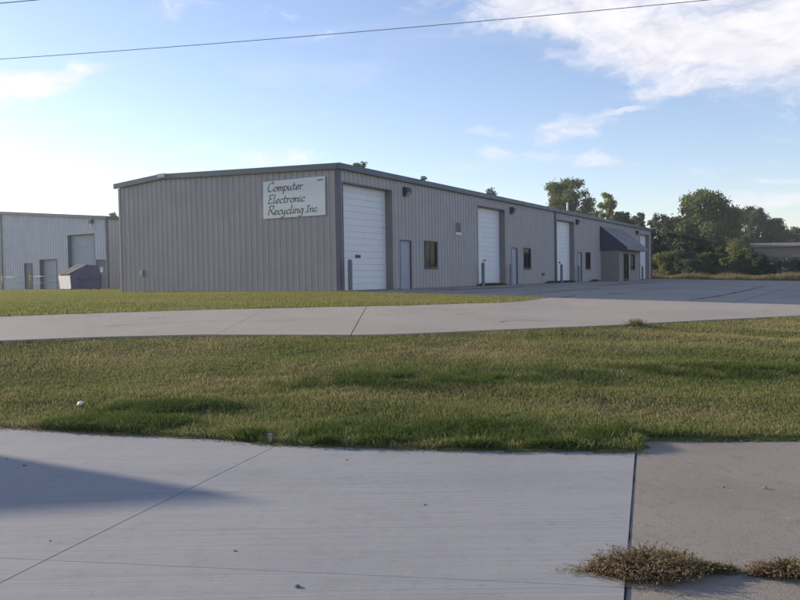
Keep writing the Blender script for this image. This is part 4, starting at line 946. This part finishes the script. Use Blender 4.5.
# ------------------------------------------------------------------ small things in the foreground
def weed(px, py, rx, ry, n_, hmax, label, seed):
    cx_, cy_ = onground(px, py); o = empty('weed_clump', (cx_, cy_, -.006), 0, label, 'weed', 'weeds growing from the slab joint'); r = np.random.default_rng(seed)
    a = np.clip(r.normal(0, rx * .42, n_), -rx * r.uniform(.75, 1.02, n_), rx * r.uniform(.75, 1.02, n_)); b = r.normal(0, ry * .38, n_) ; e = np.clip(1 - (a / rx) ** 2, .15, 1)
    h = hmax * e * r.uniform(.35, 1.1, n_)
    th = np.arctan2(b + r.normal(0, .05, n_), a + r.normal(0, .08, n_)); l = h * r.uniform(.5, 2.4, n_)
    base = np.stack([a, b * e, np.zeros(n_)], -1); tip = base + np.stack([np.cos(th) * l, np.sin(th) * l * .7, h], -1); side = np.stack([-np.sin(th), np.cos(th), np.zeros(n_)], -1) * .0022
    mid = base * .45 + tip * .55 + np.array([0, 0, 1.]) * (h * .22)[:, None]
    V = np.stack([base - side, base + side, mid + side, mid - side], 1).reshape(-1, 3); np_mesh('stems', np.concatenate([V, np.stack([mid - side, mid + side, tip + side * .3, tip - side * .3], 1).reshape(-1, 3)]), 4, 'weed', o)
    # seed heads and small leaves along the stems
    n3 = int(n_ * 1.6); q = r.uniform(.4, 1, n3)[:, None]; i_ = r.integers(0, n_, n3); P = mid[i_] * (1 - q) + tip[i_] * q + r.normal(0, .004, (n3, 3)); P[:, 2] = np.abs(P[:, 2]); leafmesh('leaves', P, .013, 'weed', o)
    k3 = max(40, n_ // 3); i_ = r.integers(0, n_, k3); leafmesh('green_leaves', base[i_] * .5 + np.array([.0, .0, .03]) + r.normal(0, .02, (k3, 3)) * np.array([1, 1, .4]), .018, 'weed_green', o)
    st = max(20, n_ // 5); i_ = r.integers(0, n_, st); an = r.uniform(0, 6.28, st); ln = r.uniform(.03, .10, st)
    s0 = base[i_] * 1.35 + np.array([0, 0, .008]); s1 = s0 + np.stack([np.cos(an) * ln, np.sin(an) * ln * .6, r.uniform(0, .02, st)], -1); sd = np.stack([-np.sin(an), np.cos(an), 0 * an], -1) * .003
    np_mesh('dry_straw', np.stack([s0 - sd, s0 + sd, s1 + sd * .5, s1 - sd * .5], 1).reshape(-1, 3), 4, 'grass_dry', o)['kind'] = 'stuff'
    return o
weed(650, 570, .37, .20, 3400, .07, 'large dried brown weed clump across the joint of the two slabs', 1)
weed(790, 573, .24, .10, 1200, .055, 'smaller dried weed clump at the lower right edge', 2)
weed(712, 571, .13, .04, 420, .04, 'thin strand of weeds linking the two weed clumps', 3)
def stone(px, py, s, label, group, mat='stone_grey', name='stone'):
    x, y = onground(px, py); r = random.Random(px); z = 0. if y < float(Ef(x)) else tz(x, y)
    mb = MB(); n = 7; o_ = []
    for i, (rr, zz) in enumerate(((.7, 0), (1., .35), (.75, .75), (.25, .95))):
        for j in range(n): th = 2 * math.pi * j / n; q = rr * r.uniform(.75, 1.2); mb.v.append((q * s * math.cos(th), q * s * .8 * math.sin(th), zz * s * .9 * r.uniform(.85, 1.1)))
    for i in range(3):
        for j in range(n): mb.f.append((i * n + j, i * n + (j + 1) % n, (i + 1) * n + (j + 1) % n, (i + 1) * n + j))
    mb.f.append(tuple(range(3 * n, 4 * n))); mb.f.append(tuple(range(n - 1, -1, -1)))
    o = mb.build(name, mat, None); o.location = (x, y, z - .002); tag(o, label, 'stone', group); return o
for (px, py, s, lb) in ((24, 466, .018, 'dark stone in the shadow wedge at the left edge'), (7, 459, .012, 'small dark stone hard against the left edge in shadow'), (235, 551, .010, 'small dark pebble right of the diagonal joint'), (297, 587, .018, 'largest dark stone on the new slab near the bottom edge'), (425, 505, .011, 'lone dark pebble in the middle of the new slab'), (347, 460, .012, 'small pebble near the grass edge right of the marker stub'), (160, 489, .008, 'tiny pebble inside the shadow wedge'), (50, 541, .008, 'tiny pebble left of the diagonal joint')):
    stone(px, py, s, lb, 'loose stones on the new slab')
stone(765, 488, .017, 'larger tan stone on the old slab at right', None, 'concrete_old'); stone(724, 487, .011, 'small grey stone on the old slab left of the tan stone', None)
x_, y_ = onground(270, 442); o = MB().box(-.02, .02, -.015, .015, -.03, .075).build('marker_stub', 'plastic_grey', None, False, .006); o.location = (x_, y_ + .03, tz(x_, y_ + .05)); tag(o, 'small grey marker stub at the grass edge of the street', 'marker')
x_, y_ = onground(80, 407.5); mb = MB(); mb.add([(-.03, -.02, 0), (.03, -.025, .01), (.04, .02, .035), (0, .035, .05), (-.035, .02, .03), (0, 0, .045)], [(0, 1, 5), (1, 2, 5), (2, 3, 5), (3, 4, 5), (4, 0, 5), (4, 3, 2, 1, 0)]); o = mb.build('litter', 'notice_paper', None); o.location = (x_, y_, tz(x_, y_) + .03); tag(o, 'crumpled white paper scrap in the grass at left', 'litter')
# dry litter along the grass edge
X = np.concatenate([RNG.uniform(-5, -2.6, 500), RNG.uniform(-2.6, 3.9, 700)]); Y = Ef(X) + RNG.normal(-.03, .05, len(X)); P = np.stack([X, Y, np.where(Y < Ef(X), .006, terr(X, Y) + .02)], -1)
tag(leafmesh('leaf_litter', P, .022, 'grass_dry', None), 'dry clippings scattered along the grass edge', 'litter', kind='stuff')
x_, y_ = onground(636, 326); cx_ = RNG.normal(x_, .07, 500); cy_ = RNG.normal(y_, .05, 500)
o = empty('weed_clump', (x_, y_, tz(x_, y_)), 0, 'wispy dry weed at the driveway edge', 'weed')
bl = blades('stems', cx_ - x_, cy_ - y_, np.full(500, .02), RNG.uniform(.04, .16, 500), .005, 1.0, 'grass_dry', o)

# ------------------------------------------------------------------ thin evening haze
t = NT('haze_air'); t.t.nodes.remove(t.b); pv = t.n('ShaderNodeVolumePrincipled'); pv.inputs['Density'].default_value = .00065; pv.inputs['Color'].default_value = (.93, .95, 1, 1); pv.inputs['Anisotropy'].default_value = .35
t.l(pv.outputs[0], t.out.inputs['Volume'])
hb = MB().box(-2600, 2600, -420, 3700, -1.2, 16).build('haze', 'haze_air', None); tag(hb, 'thin bluish evening haze over the whole site', 'haze', kind='stuff')
